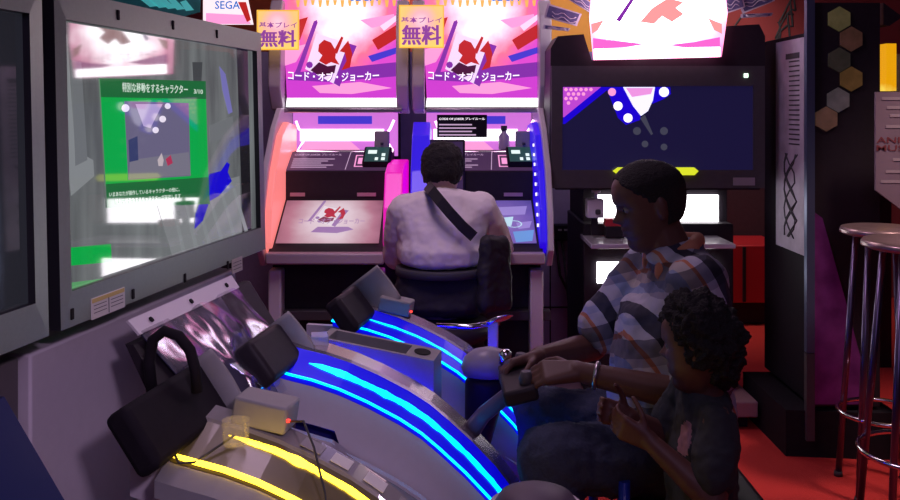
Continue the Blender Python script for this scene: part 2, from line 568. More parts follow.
def console(idx, col, core, label, style):
    cb = CB + D * (PITCH * idx)
    dz0 = style.get('dz', 0)
    Q = lambda s, k, z: cb + N * s + D * k + V((0, 0, max(0, z + dz0) if z > .01 else z))
    root = thing('game_console', label, 'console', Q(.25, .26, 0), 'row of lit control consoles')
    name = label.split()[0]
    ACR = mat(name + ' lit acrylic', style.get('abase') or tuple(.55 * c + .02 for c in col), .3, em=col, es=style['acr'], coat=.15)
    LED = glow(name + ' light strip', core, style['led'])
    BED = mat(name + ' console bed', style['bed'], .3, coat=.3, noise=.1)
    # body: pale side cheeks down to the floor
    for k0 in (0.0, .52):
        low = [(-.15, .795), (-.15, .715), (-.04, .69), (.12, .655), (.14, .60), (.14, 0), (.30, 0), (.30, .53), (.36, .48), (.57, .38)]
        dz_ = .012 if k0 == 0 else style['sink']
        if k0:
            low = low[1:]
        pts = [Q(s, k0, z - dz_) for s, z in PROF[(0 if k0 == 0 else 2):]] + [Q(s, k0, z) for s, z in low[::-1]]
        part('side_cheek', root, MB().prism(pts, D * .02, LIL))
    low2 = [(-.05, .02), (.28, .02), (.28, .30)]
    pts = [Q(s, .26, z - style['sink']) for s, z in PROF[1:-2]] + [Q(s, .26, z) for s, z in low2[::-1]]
    part('body', root, MB().prism(pts, D * .47, BED))
    part('under_tray', root, MB().box(Q(.06, .10, .60), (.26, .12, .02), BLK, R3N, .004))
    # rails left and right of the bed: sloped lit face, flat cap
    for side in (0,):
        def sec(s, z):
            if side == 0:
                sh = [(-.012, -.01), (-.012, .004), (.10, .042), (.104, .049), (.165, .054), (.17, .048), (.17, -.03), (0, -.03)]
            else:
                sh = [(.53, -.01), (.53, .03), (.50, .055), (.475, .058), (.47, .05), (.47, -.03), (.5, -.03), (.52, -.03)]
            return [Q(s, k, z + dz) for k, dz in sh]
        rl = MB()
        kA, kC = rl.mi(ACR), rl.mi(style['cap'])
        rings = [[rl.bm.verts.new(p) for p in sec(s, z)] for s, z in PROF]
        for i in range(len(rings) - 1):
            for j in range(8):
                f = rl.bm.faces.new((rings[i][j], rings[i][(j + 1) % 8], rings[i + 1][(j + 1) % 8], rings[i + 1][j]))
                f.material_index = kC if (j in (2, 3, 4, 5)) else kA
                f.smooth = False
        for r in (rings[0], rings[-1]):
            f = rl.bm.faces.new(r)
            f.material_index = kA
        rail = part('lit_rail', root, rl)
        if side == 0:
            # thin LED line at the foot, broad band half way up paints its reflection
            pts = [Q(-.05, .03, .845)] + [Q(s, -.016, z + .006) for s, z in PROF]
            part('light_line', rail, MB().tube(pts, style['r1'], LED, 6), None)
            bd = MB()
            kk = bd.mi(LED)
            nn = 60
            rows = []
            for i in range(nn):
                t = i / (nn - 1)
                s = .03 + .55 * t
                z = float(np.interp(s, [p[0] for p in PROF], [p[1] for p in PROF]))
                wv = style['r2'] * (0.55 + .6 * abs(mnoise.noise(V((t * 9, idx * 3.1, 0)))) + .18 * random.random()) * min(1, 8 * t + .15)
                c0 = style.get('bandc', .50) + .05 * mnoise.noise(V((t * 4, 5.5, idx)))
                fk = lambda q: Q(s, -.012 + .112 * q - .001, z + .004 + .038 * q + .002)
                rows.append((bd.bm.verts.new(fk(max(.08, c0 - wv))), bd.bm.verts.new(fk(min(.95, c0 + wv * .8)))))
            for i in range(nn - 1):
                f = bd.bm.faces.new((rows[i][0], rows[i][1], rows[i + 1][1], rows[i + 1][0]))
                f.material_index = kk
            part('glow_band', rail, bd)
            il = MB().tube([Q(s, .178, z - .0) for s, z in PROF[1:]], .004, glow(name + ' bed fill light', col, style['inner']), 6)  # added glowing strip, lights the console bed
            part('bed_fill_light', rail, il)
    if style.get('near'):
        nt_ = MB()
        nt_.loft([[Q(s, k, z + dz) for k, dz in ((-.075, -.06), (-.075, -.025), (-.03, -.005), (-.016, -.012), (-.016, -.06))] for s, z in PROF], GREY, smooth=False)
        part('near_trim', root, nt_)
    # riser between the console and the monitor above
    if style['riser']:
        ra, rb_ = style['riser']
        rs = MB()
        rs.prism([Q(s, (ra + rb_) / 2, z) for s, z in [(-.225, 1.0), (-.205, 1.0), (-.05, .77), (-.06, .73), (-.085, .73)]], D * (rb_ - ra), style['riserm'])
        part('riser_panel', root, rs)
    # padded box on a bracket at the back
    if style['pad']:
        pc = Q(*style['pad'])
        Rp = R3N @ Matrix.Rotation(style['padrot'][2], 3, 'Z') @ Matrix.Rotation(style['padrot'][1], 3, 'Y') @ Matrix.Rotation(style['padrot'][0], 3, 'X')
        w_, d_, h_ = style['padsize']
        pb = MB()
        pb.box(pc, (w_, d_, h_), style['padm'], Rp, .016, 3)
        pad = part('speaker_pad', root, pb)
        sb = MB()
        arc = [(-w_ * .55 + w_ * 1.1 * i / 10, .012 * math.sin(math.pi * i / 10)) for i in range(11)]
        sb.loft([[pc + Rp @ V(p) for p in ((x, d_ * .5 + y, -h_ * .5), (x, d_ * .5 + y, h_ * .5 + style.get('plate', .03)), (x, d_ * .5 + y + .008, h_ * .5 + style.get('plate', .03) + .005), (x, d_ * .5 + y + .008, -h_ * .5))] for x, y in arc], GREY)
        part('pad_back', pad, sb, 'curved light grey back shell of the pad')
        if style['loop']:
            part('pad_bracket', root, MB().tube([P(x, y, 1.97) for x, y in [(152, 392), (149, 362), (153, 340), (164, 331), (179, 336), (190, 350), (196, 372), (197, 392)]], .0125, BLK2, 10))
        part('pad_post', root, MB().tube([Q(-.035, style['pad'][1] + .03, .62), Q(-.05, style['pad'][1] + .03, .74), pc], .016, BLK2, 10))
    # card tray with its slot, and the front hood of the console
    if style['tray']:
        tr = style['tray']
        zt = .79
        T = lambda s, k, z: Q(s, k, zt + z - .15 * (s - .02))
        tb = MB()
        s0, s1, k0, k1, hh = tr
        kk = tb.mi(GREY)
        ov = [(s0, k0), (s1, k0), (s1, k1), (s0, k1)]
        i0 = [(s0 + .02, k0 + .014), (s1 - .085, k0 + .014), (s1 - .085, k1 - .014), (s0 + .02, k1 - .014)]
        B_ = [tb.bm.verts.new(T(s, k, -.15)) for s, k in ov]
        T_ = [tb.bm.verts.new(T(s, k, hh)) for s, k in ov]
        I_ = [tb.bm.verts.new(T(s, k, hh)) for s, k in i0]
        L_ = [tb.bm.verts.new(T(s, k, hh - .04)) for s, k in i0]
        for i in range(4):
            j = (i + 1) % 4
            for a in ((B_[i], B_[j], T_[j], T_[i]), (T_[i], T_[j], I_[j], I_[i]), (I_[i], I_[j], L_[j], L_[i])):
                tb.bm.faces.new(a).material_index = kk
        f = tb.bm.faces.new(L_)
        f.material_index = tb.mi(CHAR)
        tray = part('card_tray', root, tb, 'grey tray with a sunken top')
        sl = MB()
        cs = [(s1 - .045 + .024 * math.cos(a), (k0 + k1) / 2 + .03 * math.sin(a)) for a in [i * math.pi / 10 for i in range(20)]]
        sl.loft([[T(s, k, hh + .001) for s, k in cs], [T(s, k, hh + .003) for s, k in cs]], HOLE)
        part('thumb_hole', tray, sl)
    return root, Q, ACR, LED


CAPG = mat('satin metal trim', (.42, .38, .42), .25, metal=.8)
CAPY = mat('glossy grey cap', (.30, .28, .28), .15, coat=.5)
base = dict(r1=.0035, r2=.15, led=4.0, acr=.6, bed=(.02, .02, .16), cap=CAPG, padsize=(.125, .22, .06), padm=BLK,  # bed colour has the blue LED glow put into it
            pad=(-.06, -.01, .845), padrot=(0, math.radians(52), 0), tray=(.0, .34, .22, .34, .045), riser=(0, .2), sink=.13, inner=30.0, riserm=BLK, loop=False)
sY = dict(base, dz=-.02, near=True, bandc=.80, abase=(.10, .085, .07), r1=.006, r2=.13, led=6.0, acr=.025, bed=(.2, .19, .2), cap=CAPY, tray=None, padsize=(.14, .33, .06), padm=BLK2, riser=(.10, .54), inner=1.0, loop=True,
          pad=(-.085, .045, .868), padrot=(0, math.radians(55), 0))
sB3 = dict(base, r2=.07, tray=None, riser=None, pad=(.0, -.0, .845), plate=.09)
c1, Q1, A1, L1 = console(-1, (.9, .5, .02), (1.0, .62, .03), 'yellow lit console with a clear cup, nearest the camera', sY)
c2, Q2, A2, L2 = console(0, (.0, .0, .85), (.0, .45, 1.0), 'blue lit curved console with grey tray, second behind the yellow one', base)
c3, Q3, A3, L3 = console(1, (.0, .0, .85), (.0, .45, 1.0), 'blue lit console farthest back, with chrome lever before the seated player', sB3)
c0, Q0, A0, L0 = console(-2.12, (.0, .02, .25), (.0, .3, .8), 'dark blue console edge in the bottom left corner', dict(base, acr=.05, led=.5, inner=1.0, riser=(-.3, .286), tray=None, pad=None, riserm=mat('dark blue gloss', (.02, .03, .12), .2, coat=.5)))

# yellow console: reader box, cup, labels, cable
zf = lambda s: float(np.interp(s, [p[0] for p in PROF], [p[1] for p in PROF]))
rb = MB()
rb.box(Q1(.085, .15, .856), (.125, .085, .06), GREY, R3N @ Matrix.Rotation(math.radians(9), 3, 'Y'), .006)
rdr = part('reader_box', c1, rb, 'small beige grey box with a red lamp')
part('red_lamp', rdr, MB().box(Q1(.15, .115, .848), (.006, .008, .006), glow('red lamp', (1, .03, .02), 4), R3N, .001))
for i, (s, wd) in enumerate([(.20, .05), (.265, .045), (.34, .05), (.41, .05)]):
    sl = -math.atan2(zf(s + .02) - zf(s - .02), .04)
    part('printed_label', c1, MB().box(Q1(s, .134, zf(s) + .0535), (wd, .045, .0015), [GREY, PAPER, PAPER, GREY][i], R3N @ Matrix.Rotation(sl, 3, 'Y')))
cable_pts = [Q1(.15, .12, .845), Q1(.19, .10, .855), Q1(.23, .05, .82), Q1(.27, .0, .75), Q1(.30, -.06, .68)]
part('cable', c1, MB().tube(cable_pts, .0025, INKD, 6))
part('cable', c1, MB().tube([Q1(-.06, -.02, .84), Q1(-.03, -.03, .80), Q1(.0, -.02, .80), Q1(.05, .06, .83)], .003, INKD, 6))
CLEAR = mat('clear acrylic', (.95, .9, .6), .06, alpha=.2)
cu = MB()
cc = Q1(.06, .045, zf(.06) + .036)
cu.lathe([(.026, 0), (.03, .05), (.0285, .05), (.0245, .003), (.0, .003)], cc, CLEAR, 28, cap=False)
cu.lathe([(0.0001, 0), (.026, 0)], cc, CLEAR, 28, cap=False)
tag(link('plastic_cup', cu), 'clear open plastic cup glowing on the yellow lit rail', 'cup')

r3 = part('reader_box', c3, MB().box(Q3(.12, .13, .84), (.11, .07, .05), GREY, R3N @ Matrix.Rotation(math.radians(10), 3, 'Y'), .006), 'small grey box with a red lamp')
part('red_lamp', r3, MB().box(Q3(.178, .10, .826), (.006, .008, .006), MATS['red lamp'], R3N, .001))
part('clear_holder', c2, MB().box(Q2(.02, .165, .84), (.05, .06, .045), mat('bluish clear plastic', (.5, .6, .75), .1, alpha=.55), R3N @ Matrix.Rotation(math.radians(20), 3, 'Z'), .003), 'bluish clear card holder')

# lever arms on the farthest console and the stick held by the seated man
lv = MB().tube([P(436, 326, 3.16), P(470, 327, 3.17), P(499, 322, 3.18)], .011, CHROME, 10)
lever = part('lever_bar', c3, lv, 'polished chrome bar')
part('lever_post', c3, MB().box(P(493, 338, 3.16), (.036, .03, .12), WHT, bevel=.006).box(P(493, 372, 3.16), (.03, .025, .16), BLK))
part('lever_grip', c3, MB().loft([[P(x + 8 * math.cos(a) * w_, y + 4 * math.sin(a) * w_, 3.15) + V((0, .02 * math.sin(a), 0)) for a in [i * .524 for i in range(12)]]
     for x, y, w_ in [(488, 325, .4), (493, 322, .9), (500, 319, 1.0), (508, 316, .7), (511, 315, .2)]], CHROME))

# film holder hanging on the riser below the monitor
FILM = mat('crinkled clear film', (.7, .68, .85), .1, metal=.9, alpha=.32)
fl = thing('film_holder', 'crinkled clear film sheet under a white screwed strip, hanging below the monitor', 'film holder', OP(.46, .05, .8))
TL, TR, BR, BL = OP(.17, .05, 1.02), OP(.70, .05, 1.02), OP(.72, .24, .74), OP(.27, .24, .74)
NB = (TR - TL).cross(BL - TL).normalized()
if NB.x < 0:
    NB = -NB
lp = lambda u, v, o=0.0: (TL * (1 - u) + TR * u) * (1 - v) + (BL * (1 - u) + BR * u) * v + NB * o
part('white_strip', fl, MB().prism([lp(-.02, -.02, .012), lp(1.02, -.02, .012), lp(1.02, .10, .012), lp(-.02, .10, .012)], NB * .006, WHT), 'white strip')
for u in (.12, .5, .9):
    part('screw', fl, MB().loft([[lp(u + .012 * math.cos(a), .04 + .02 * math.sin(a), o) for a in [i * .628 for i in range(10)]] for o in (.0155, .019)], HOLE))
fm = MB()
nu, nv = 40, 30
fv = []
for j in range(nv + 1):
    row = []
    for i in range(nu + 1):
        u, v = i / nu, j / nv
        h = .034 + .02 * math.sin(3.2 + 9 * u + 2.2 * v) * v + .02 * mnoise.noise(V((u * 4, v * 3, 0))) + .006 * mnoise.noise(V((u * 12, v * 5, 3)))
        row.append(fm.bm.verts.new(lp(u, .08 + .92 * v, .008 + h * (.2 + .8 * v))))
    fv.append(row)
k = fm.mi(FILM)
for j in range(nv):
    for i in range(nu):
        f = fm.bm.faces.new((fv[j][i], fv[j][i + 1], fv[j + 1][i + 1], fv[j + 1][i]))
        f.material_index = k
        f.smooth = True
part('film_sheet', fl, fm)
bk = MB().prism([lp(.02, .1, .004), lp(.98, .1, .004), lp(.96, .98, .004), lp(.04, .98, .004)], NB * .003, mat('printed card behind film', (.06, .055, .12), .4, noise=.6, nscale=10))
part('printed_card', fl, bk)

# ================================================================== trading card game cabinets
PITJ = .72
CXJ = -.56


def JP(px, py, Y, i):
    return P(px, py, Y) + V((PITJ * i, 0, 0))


MARQ = print_mat('backlit pink marquee print', [(0, (1, .95, 1)), (.42, (1, .88, .96)), (.58, (1, .40, .6)), (.72, (.9, .14, .25)), (.9, (.6, .05, .5))], 1.3, (0, 0, 2.02), (2.2, 1, 1.9), .35)
WHITEL = glow('backlit white', (1, .93, 1), 2.2)
MAGL = glow('magenta print', (.62, .05, .62), 1.0)
PURL = glow('violet print', (.25, .03, .42), .9)
PINKL = glow('pink print', (1, .35, .7), 1.0)
REDL = glow('red print', (.62, .02, .02), .8)
DRKL = glow('dark plum print', (.1, .01, .06), .6)
BLUEL = glow('blue print', (.06, .04, .6), 1.0)
PALEL = glow('pale lilac print', (.9, .7, .95), 1.0)
SEGAB = glow('deep blue print', (.0, .16, .6), 1.0)
LETW = glow('white lettering light', (1, .9, 1), 1.3)
ALC = glow('pink violet alcove print', (.75, .2, .8), .85)
NEON = glow('pink neon line', (1, .55, .85), 4.0)
TITLE = 'コード・オブ・ジョーカー'


def emblem(mb, at, mats):
    """sword, tilted card, abstract red swirls and the title band; at(u,v,o) with u,v in 0..1"""
    sw, card, red, drk = mats
    p = lambda pts, o: [at(u, v, o) for u, v in pts]
    mb.poly(p([(.33, .20), (.80, .38), (.60, .98), (.20, .72)], .002), card)
    mb.poly(p([(.70, .34), (.80, .38), (.60, .98), (.53, .93)], .003), sw)
    mb.poly(p([(.30, .02), (.335, .0), (.345, .04), (.14, .78), (.07, .80), (.10, .72)], .004), sw)
    mb.poly(p([(.36, .36), (.42, .29), (.50, .33), (.56, .46), (.55, .56), (.60, .66), (.50, .62), (.44, .66), (.36, .60), (.40, .52), (.35, .46)], .005), red)
    mb.poly(p([(.53, .46), (.62, .24), (.645, .26), (.57, .50)], .006), red)
    mb.poly(p([(.60, .46), (.70, .30), (.75, .50), (.72, .70), (.62, .74), (.68, .60), (.66, .48)], .006), red)
    mb.poly(p([(.26, .74), (.36, .62), (.46, .68), (.56, .66), (.54, .78), (.42, .84), (.34, .80)], .0055), drk)
    for c, r in (((.25, .66), .05), ((.30, .80), .04)):
        mb.poly(p([(c[0] + r * math.cos(a) * .8, c[1] + r * math.sin(a)) for a in [i * .785 for i in range(8)]], .0045), sw)
    return mb


def joker(i, label, wl, wr, screen_kind):
    q = lambda px, py, Y: JP(px, py, Y, i)
    cx = CXJ + PITJ * i
    root = thing('card_game_cabinet', label, 'arcade cabinet', (cx, 4.8, 0), 'pink card game cabinets in a row')
    rect = lambda x0, y0, x1, y1, Y: [q(x0, y0, Y), q(x1, y0, Y), q(x1, y1, Y), q(x0, y1, Y)]
    # bodies
    bxp('base', root, (cx, 4.66, .40), (.52, 1.0, .80), BLK, label='black lower body')
    bxp('upper_body', root, (cx, 5.10, 1.42), (.54, .38, 1.24), BLK)
    # marquee box and print
    mq = MB().box((cx, 4.77, 1.86), (.60, .26, .72), BLK2, bevel=.006)
    part('marquee_box', root, mq)
    f = MB()
    Ym = 4.637
    mp_ = [q(281, -30, Ym), q(402, -30, Ym), q(400, 98, Ym), q(287, 98, Ym)]
    f.prism(mp_, (0, .006, 0), MARQ)
    fo = part('marquee_panel', root, f, 'glowing pink and white title panel')
    d = MB()
    Y = lambda o: Ym - .004 - o
    dp = lambda pts, m, o: d.poly([q(x, y, Y(o)) for x, y in pts], m)
    dp([(286, 78), (400, 74), (400, 98), (287, 98)], MAGL, .001)
    dp([(300, 72), (398, 62), (400, 76), (330, 82), (287, 80)], PURL, .0014)
    dp([(287, 98), (400, 98), (401, 107), (286, 107)], WHITEL, .002)
    dp([(283, 24), (308, 17), (300, 40), (283, 46)], REDL, .001)
    dp([(283, 50), (306, 44), (296, 62), (284, 66)], PINKL, .0012)
    dp([(372, 40), (401, 22), (401, 36), (378, 50)], REDL, .001)
    dp([(368, 56), (401, 46), (401, 52), (372, 62)], BLUEL, .0016)
    dp([(360, 20), (394, 14), (396, 22), (372, 28)], PINKL, .001)
    dp([(380, 26), (401, 12), (401, 17), (384, 31)], PALEL, .0018)
    dp([(312, 86), (360, 82), (392, 88), (352, 94), (320, 93)], PINKL, .002)
    for j in range(14):
        x = 296 + j * 7.4
        dp([(x, 0), (x + 4, 0), (x + 3, 7 - (j % 3)), (x + 1, 7 - (j % 3))], glow('orange scallop', (1, .45, .1), 1) if 'orange scallop' not in MATS else MATS['orange scallop'], .002)
    part('marquee_artwork', fo, d)
    em_ = emblem(MB(), lambda u, v, o: q(288 + 86 * u, 20 + 68 * v, Y(.002 + o)), (PURL, PALEL, REDL, DRKL))
    part('emblem', fo, em_)
    t = MB()
    for dx, dy, m_, o in ((.6, .8, PURL, .011), (0, 0, LETW, .013)):
        t.text(TITLE, lambda u, v: q(288 + 91 * u + dx, 70 + 9.5 * v + dy + 2 * math.sin(u * 3), Y(o)), m_)
    part('title_lettering', fo, t)
    # crown with maker lettering
    cr = MB().prism([q(283, -62, 4.60), q(402, -62, 4.60), q(396, -4, 4.60), q(290, -4, 4.60)], (0, .03, 0), glow('crown white', (1, .9, .9), 1.2) if 'crown white' not in MATS else MATS['crown white'])
    crown = part('crown_sign', root, cr)
    part('maker_lettering', crown, MB().text('SEGA', lambda u, v: q(350 + 28 * u, -8 + 9 * v, 4.58), SEGAB))
    # lip below the marquee
    bxp('marquee_lip', root, q(344, 110.5, 4.60), (.60, .10, .022), STEEL)
    # alcove
    al = MB()
    al.poly(rect(293, 112, 398, 156, 4.86), ALC)
    al.poly(rect(318, 116, 372, 124, 4.855), BLUEL)
    al.poly(rect(300, 129, 384, 141, 4.85), WHITEL)
    al.poly([q(303, 141, 4.853), q(350, 141, 4.853), q(366, 155, 4.853), q(300, 155, 4.853)], PINKL)
    alc = part('alcove_print', root, al, 'violet and pink lit back of the card alcove')
    ne = MB()
    for sgn, pts in ((0, [(296, 121), (299, 129), (303, 132), (303, 142), (297, 151), (345, 153), (393, 151)]), (1, [(394, 120), (390, 129), (387, 133), (388, 143), (393, 151)])):
        ne.tube([q(x, y, 4.645) for x, y in pts], .0065, NEON, 6)
    part('neon_outline', alc, ne)
    cb_ = MB().box(q(382, 141, 4.60), (.075, .04, .10), GREY, bevel=.006)
    cbx = part('card_dispenser', root, cb_)
    part('dispenser_knob', cbx, MB().lathe([(.0, .0), (.008, 0), (.008, .012), (0, .012)], q(382, 145, 4.57), INKD, 12, cap=False))
    # instruction ledge
    ld = MB().prism([V((cx, 4.62, 1.285)), V((cx, 4.42, 1.195)), V((cx, 4.42, 1.06)), V((cx, 4.46, 1.02)), V((cx, 4.9, 1.02)), V((cx, 4.9, 1.285))], (.52, 0, 0), BLK)
    ledge = part('ledge', root, ld)
    e0, e1 = V((0, 4.62, 1.285)), V((0, 4.42, 1.195))
    nl = V((0, -.09, .20)).normalized()
    LP = lambda u, v, o: V((cx - .26 + .52 * u, 0, 0)) + e0 * (1 - v) + e1 * v + nl * o
    INS = mat('instruction plate', (.06, .05, .08), .35, em=(.2, .08, .22), es=.25) if 'instruction plate' not in MATS else MATS['instruction plate']
    ip = MB().prism([LP(.02, .06, .003), LP(.98, .06, .003), LP(.98, .94, .003), LP(.02, .94, .003)], nl * .005, INS)
    ins = part('instruction_plate', root, ip)
    tx = MB()
    IL = glow('instruction lettering', (.75, .5, .75), .7) if 'instruction lettering' not in MATS else MATS['instruction lettering']
    tx.text('CODE OF JOKER プレイルール', lambda u, v: LP(.06 + .46 * u, .14 + .13 * v, .0065), IL)
    for r in range(5):
        ln = .40 - .06 * (r % 3)
        tx.poly([LP(.06, .40 + r * .1, .0065), LP(.06 + ln, .40 + r * .1, .0065), LP(.06 + ln, .435 + r * .1, .0065), LP(.06, .435 + r * .1, .0065)], IL)
    tx.poly([LP(.60, .06, .0065), LP(.607, .06, .0065), LP(.587, .94, .0065), LP(.58, .94, .0065)], IL)
    part('rule_lettering', ins, tx)
    tg = MB()
    PK = MATS['pink print']
    for (a, b, c, d4) in ((.66, .22, .77, .26), (.66, .76, .77, .80)):
        tg.poly([LP(a, b, .0066), LP(c, b, .0066), LP(c, d4, .0066), LP(a, d4, .0066)], PK)
    for a in (.66, .76):
        tg.poly([LP(a, .22, .0066), LP(a + .012, .22, .0066), LP(a + .012, .8, .0066), LP(a, .8, .0066)], PK)
    tg.poly([LP(.69, .36, .0066), LP(.745, .36, .0066), LP(.745, .66, .0066), LP(.69, .66, .0066)], PK)
    part('card_mark', ins, tg)
    rd = MB().box(LP(.875, .45, .022), (.14, .17, .035), BLK2, Matrix.Rotation(math.radians(-66), 3, 'X') if False else Matrix.Rotation(math.atan2(.09, .2), 3, 'X'), .008)
    rdo = part('card_reader', root, rd)
    sc_ = MB()
    TEAL = glow('reader screen light', (.75, .9, .85), 1.1) if 'reader screen light' not in MATS else MATS['reader screen light']
    DT = glow('reader screen dark', (.02, .06, .06), 1.0) if 'reader screen dark' not in MATS else MATS['reader screen dark']
    o_ = .0405
    sc_.poly([LP(.76, .1, o_), LP(.985, .1, o_), LP(.985, .84, o_), LP(.76, .84, o_)], DT)
    for a, b, c, d4 in ((.785, .28, .87, .46), (.92, .44, .955, .58), (.86, .64, .89, .78), (.92, .64, .955, .78)):
        sc_.poly([LP(a, b, o_ + .001), LP(c, b, o_ + .001), LP(c, d4, o_ + .001), LP(a, d4, o_ + .001)], TEAL)
    part('reader_screen', rdo, sc_)
    bxp('foot_rail', root, (cx, 4.135, .56), (.60, .05, .045), MATS['charcoal plastic'])
    # price stickers on the dark band
    for a, b in ((290, 305), (357, 376)):
        part('band_sticker', root, MB().box(q((a + b) / 2, 194.5, 4.415), ((b - a) / 205, .002, .018), mat('pinkish sticker', (.5, .32, .36), .6) if 'pinkish sticker' not in MATS else MATS['pinkish sticker']))
    # sloping touch screen
    t0, t1 = V((0, 4.40, 1.055)), V((0, 4.10, .885))
    nt_ = V((0, -.17, .30)).normalized()
    TP = lambda u, v, o: V((cx - .235 + .47 * u, 0, 0)) + t0 * (1 - v) + t1 * v + nt_ * o
    sb = MB().prism([V((cx, 4.42, 1.062)), V((cx, 4.06, .858)), V((cx, 4.06, .82)), V((cx, 4.42, .82))], (.52, 0, 0), BLK)
    part('screen_housing', root, sb)
    s_ = MB()
    scr_m, em_m, tl_m = screen_kind
    s_.prism([TP(.0, .02, .006), TP(1, .02, .006), TP(1, .98, .006), TP(0, .98, .006)], nt_ * .004, scr_m)
    tsc = part('touch_screen', root, s_)
    if em_m:
        part('screen_emblem', tsc, emblem(MB(), lambda u, v, o: TP(.22 + .55 * u, .04 + .62 * v, .009 + o), em_m))
        t = MB()
        t.text(TITLE, lambda u, v: TP(.18 + .66 * u, .47 + .13 * v, .017), tl_m)
        t.poly([TP(.38, .66, .015), TP(.68, .66, .015), TP(.74, .72, .015), TP(.58, .80, .015), TP(.32, .78, .015)], em_m[0])
        part('screen_title', tsc, t)
    else:
        w_ = MB()
        for a, b, c, d4, m_ in ((.55, .2, .95, .36, 0), (.6, .45, .8, .62, 1), (.3, .3, .5, .5, 0), (.82, .55, .98, .66, 0), (.78, .75, .99, .95, 2), (.1, .6, .4, .7, 0)):
            w_.poly([TP(a, b, .010), TP(c, b - .04, .010), TP(c - .03, d4, .010), TP(a + .02, d4 + .03, .010)], tl_m[m_])
        w_.loft([[TP(.80 + r * math.cos(a) * .9, .58 + r * math.sin(a) * .9, .0105) for a in [j * .524 for j in range(12)]] for r in (.09, .075)], tl_m[1], cap=False)
        part('screen_picture', tsc, w_)
    bxp('front_lip', root, (cx, 4.04, .835), (.53, .06, .05), mat('pink grey lip', (.5, .4, .44), .35) if 'pink grey lip' not in MATS else MATS['pink grey lip'], bevel=.008)
    # lit wings
    prof = [(4.74, 1.42), (4.50, 1.44), (4.34, 1.38), (4.18, 1.22), (4.08, 1.05), (4.05, .90), (4.12, .84), (4.30, .86), (4.74, 1.02)]
    for sgn, wm in ((-1, wl), (1, wr)):
        x = cx + sgn * .262
        inner_ = (i == 0) == (sgn == 1)
        wx = cx + sgn * .30 if inner_ else x
        prf = [(y, min(z, 1.24 - .25 * max(0, 4.3 - y))) for y, z in prof] if inner_ and i == 0 else prof
        wg = MB().prism([V((wx, y, z)) for y, z in prf], (.085 if inner_ else .03, 0, 0), wm, .006)
        wing = part('lit_wing', root, wg)
        sh = None if inner_ else MB().prism([V((x + sgn * .030, y + .02, z + .01)) for y, z in [(4.78, 1.50), (4.46, 1.50), (4.30, 1.40), (4.12, 1.22), (4.03, 1.02), (4.00, .86), (4.08, .78), (4.30, .78), (4.78, .96)]], (.028, 0, 0), WHT, .006)
        if sh:
            part('wing_shell', root, sh, 'white outer shell of the wing')
        lg_ = MB().box((x - sgn * .03, 4.11, .39), (.06, .09, .77), WHT, bevel=.008)
        part('white_leg', root, lg_)
        # grey angular post rising to the marquee
        pp = [V((x + sgn * .058, y, z)) for y, z in [(4.75, 1.48), (4.58, 1.50), (4.50, 1.62), (4.52, 1.98), (4.58, 2.06), (4.75, 2.06)]]
        part('side_post', root, MB().prism(pp, (.062, 0, 0), MATS.get('pale grey plastic') or mat('pale grey plastic', (.55, .5, .55), .3), .008))
        if screen_kind[1] is None and sgn == 1:
            for j in range(9):
                dots = MB()
                t_ = j / 8
                p0 = V((x - .018, 4.36 - .22 * t_, 1.33 - .36 * t_))
                dots.box(p0, (.006, .012, .014), LETW)
                part('light_dot', wing, dots)
    return root


WPK = mat('orange pink lit acrylic', (.5, .2, .2), .3, em=(1, .24, .22), es=.85)
WMG = mat('magenta lit acrylic', (.4, .05, .3), .3, em=(.85, .0, .45), es=.8)
WBL = mat('blue lit acrylic', (.05, .05, .4), .3, em=(.02, .0, .75), es=.8)
SC1 = print_mat('pale pink screen picture', [(0, (.95, .85, .9)), (.45, (.85, .66, .74)), (.8, (.5, .2, .28)), (1, (.3, .1, .16))], .8, (0, -.55, .97), (3.2, 2.2, 2.2), .3)
SC2 = print_mat('violet screen picture', [(0, (.32, .2, .6)), (.5, (.2, .12, .5)), (.8, (.12, .08, .4)), (1, (.06, .05, .25))], .8, (.12, -.6, .97), (3, 2, 2), .6)
joker(0, 'card game cabinet showing pale pink title screen, with orange and magenta side wings', WPK, WMG,
      (SC1, (glow('muted violet', (.35, .2, .45), .8), glow('near white', (.85, .78, .85), .8), glow('screen red', (.5, .02, .05), .8), glow('screen plum', (.3, .06, .12), .6)), glow('lilac letters', (.42, .24, .46), .8)))
joker(1, 'card game cabinet with blue side wings, played by the man in white shirt', WBL, WBL,
      (SC2, None, (glow('pale violet blocks', (.4, .3, .75), .7), glow('cyan white ring', (.5, .75, .85), .9), glow('sky blue tiles', (.15, .35, .75), .8))))
# a third one further left shows only its crown sign over the monitor
tl = thing('lit_topper', 'white and pink maker sign above the right corner of the big monitor', 'sign', P(228, 26, 5.0))
part('sign_box', tl, MB().prism([P(205, -14, 5.0), P(244, -14, 5.0), P(252, 24, 5.0), P(205, 24, 5.0)], (0, .08, 0), glow('topper white', (1, .8, .85), 1.1)))
tp2 = MB()
tp2.poly([P(206, 13, 4.958), P(246, 15, 4.958), P(251, 24, 4.958), P(206, 24, 4.958)], PINKL)
tp2.poly([P(238, 2, 4.957), P(246, 2, 4.957), P(251, 20, 4.957), P(247, 22, 4.957)], REDL)
part('pink_edge', tl, tp2)
part('maker_lettering', tl, MB().text('SEGA', lambda u, v: P(215 + 25 * u, 1 + 8 * v, 4.955), SEGAB))
part('sign_post', tl, MB().box(V((P(228, 26, 5.0).x, 5.0, .94)), (.06, .06, 1.95), BLK, bevel=.004))
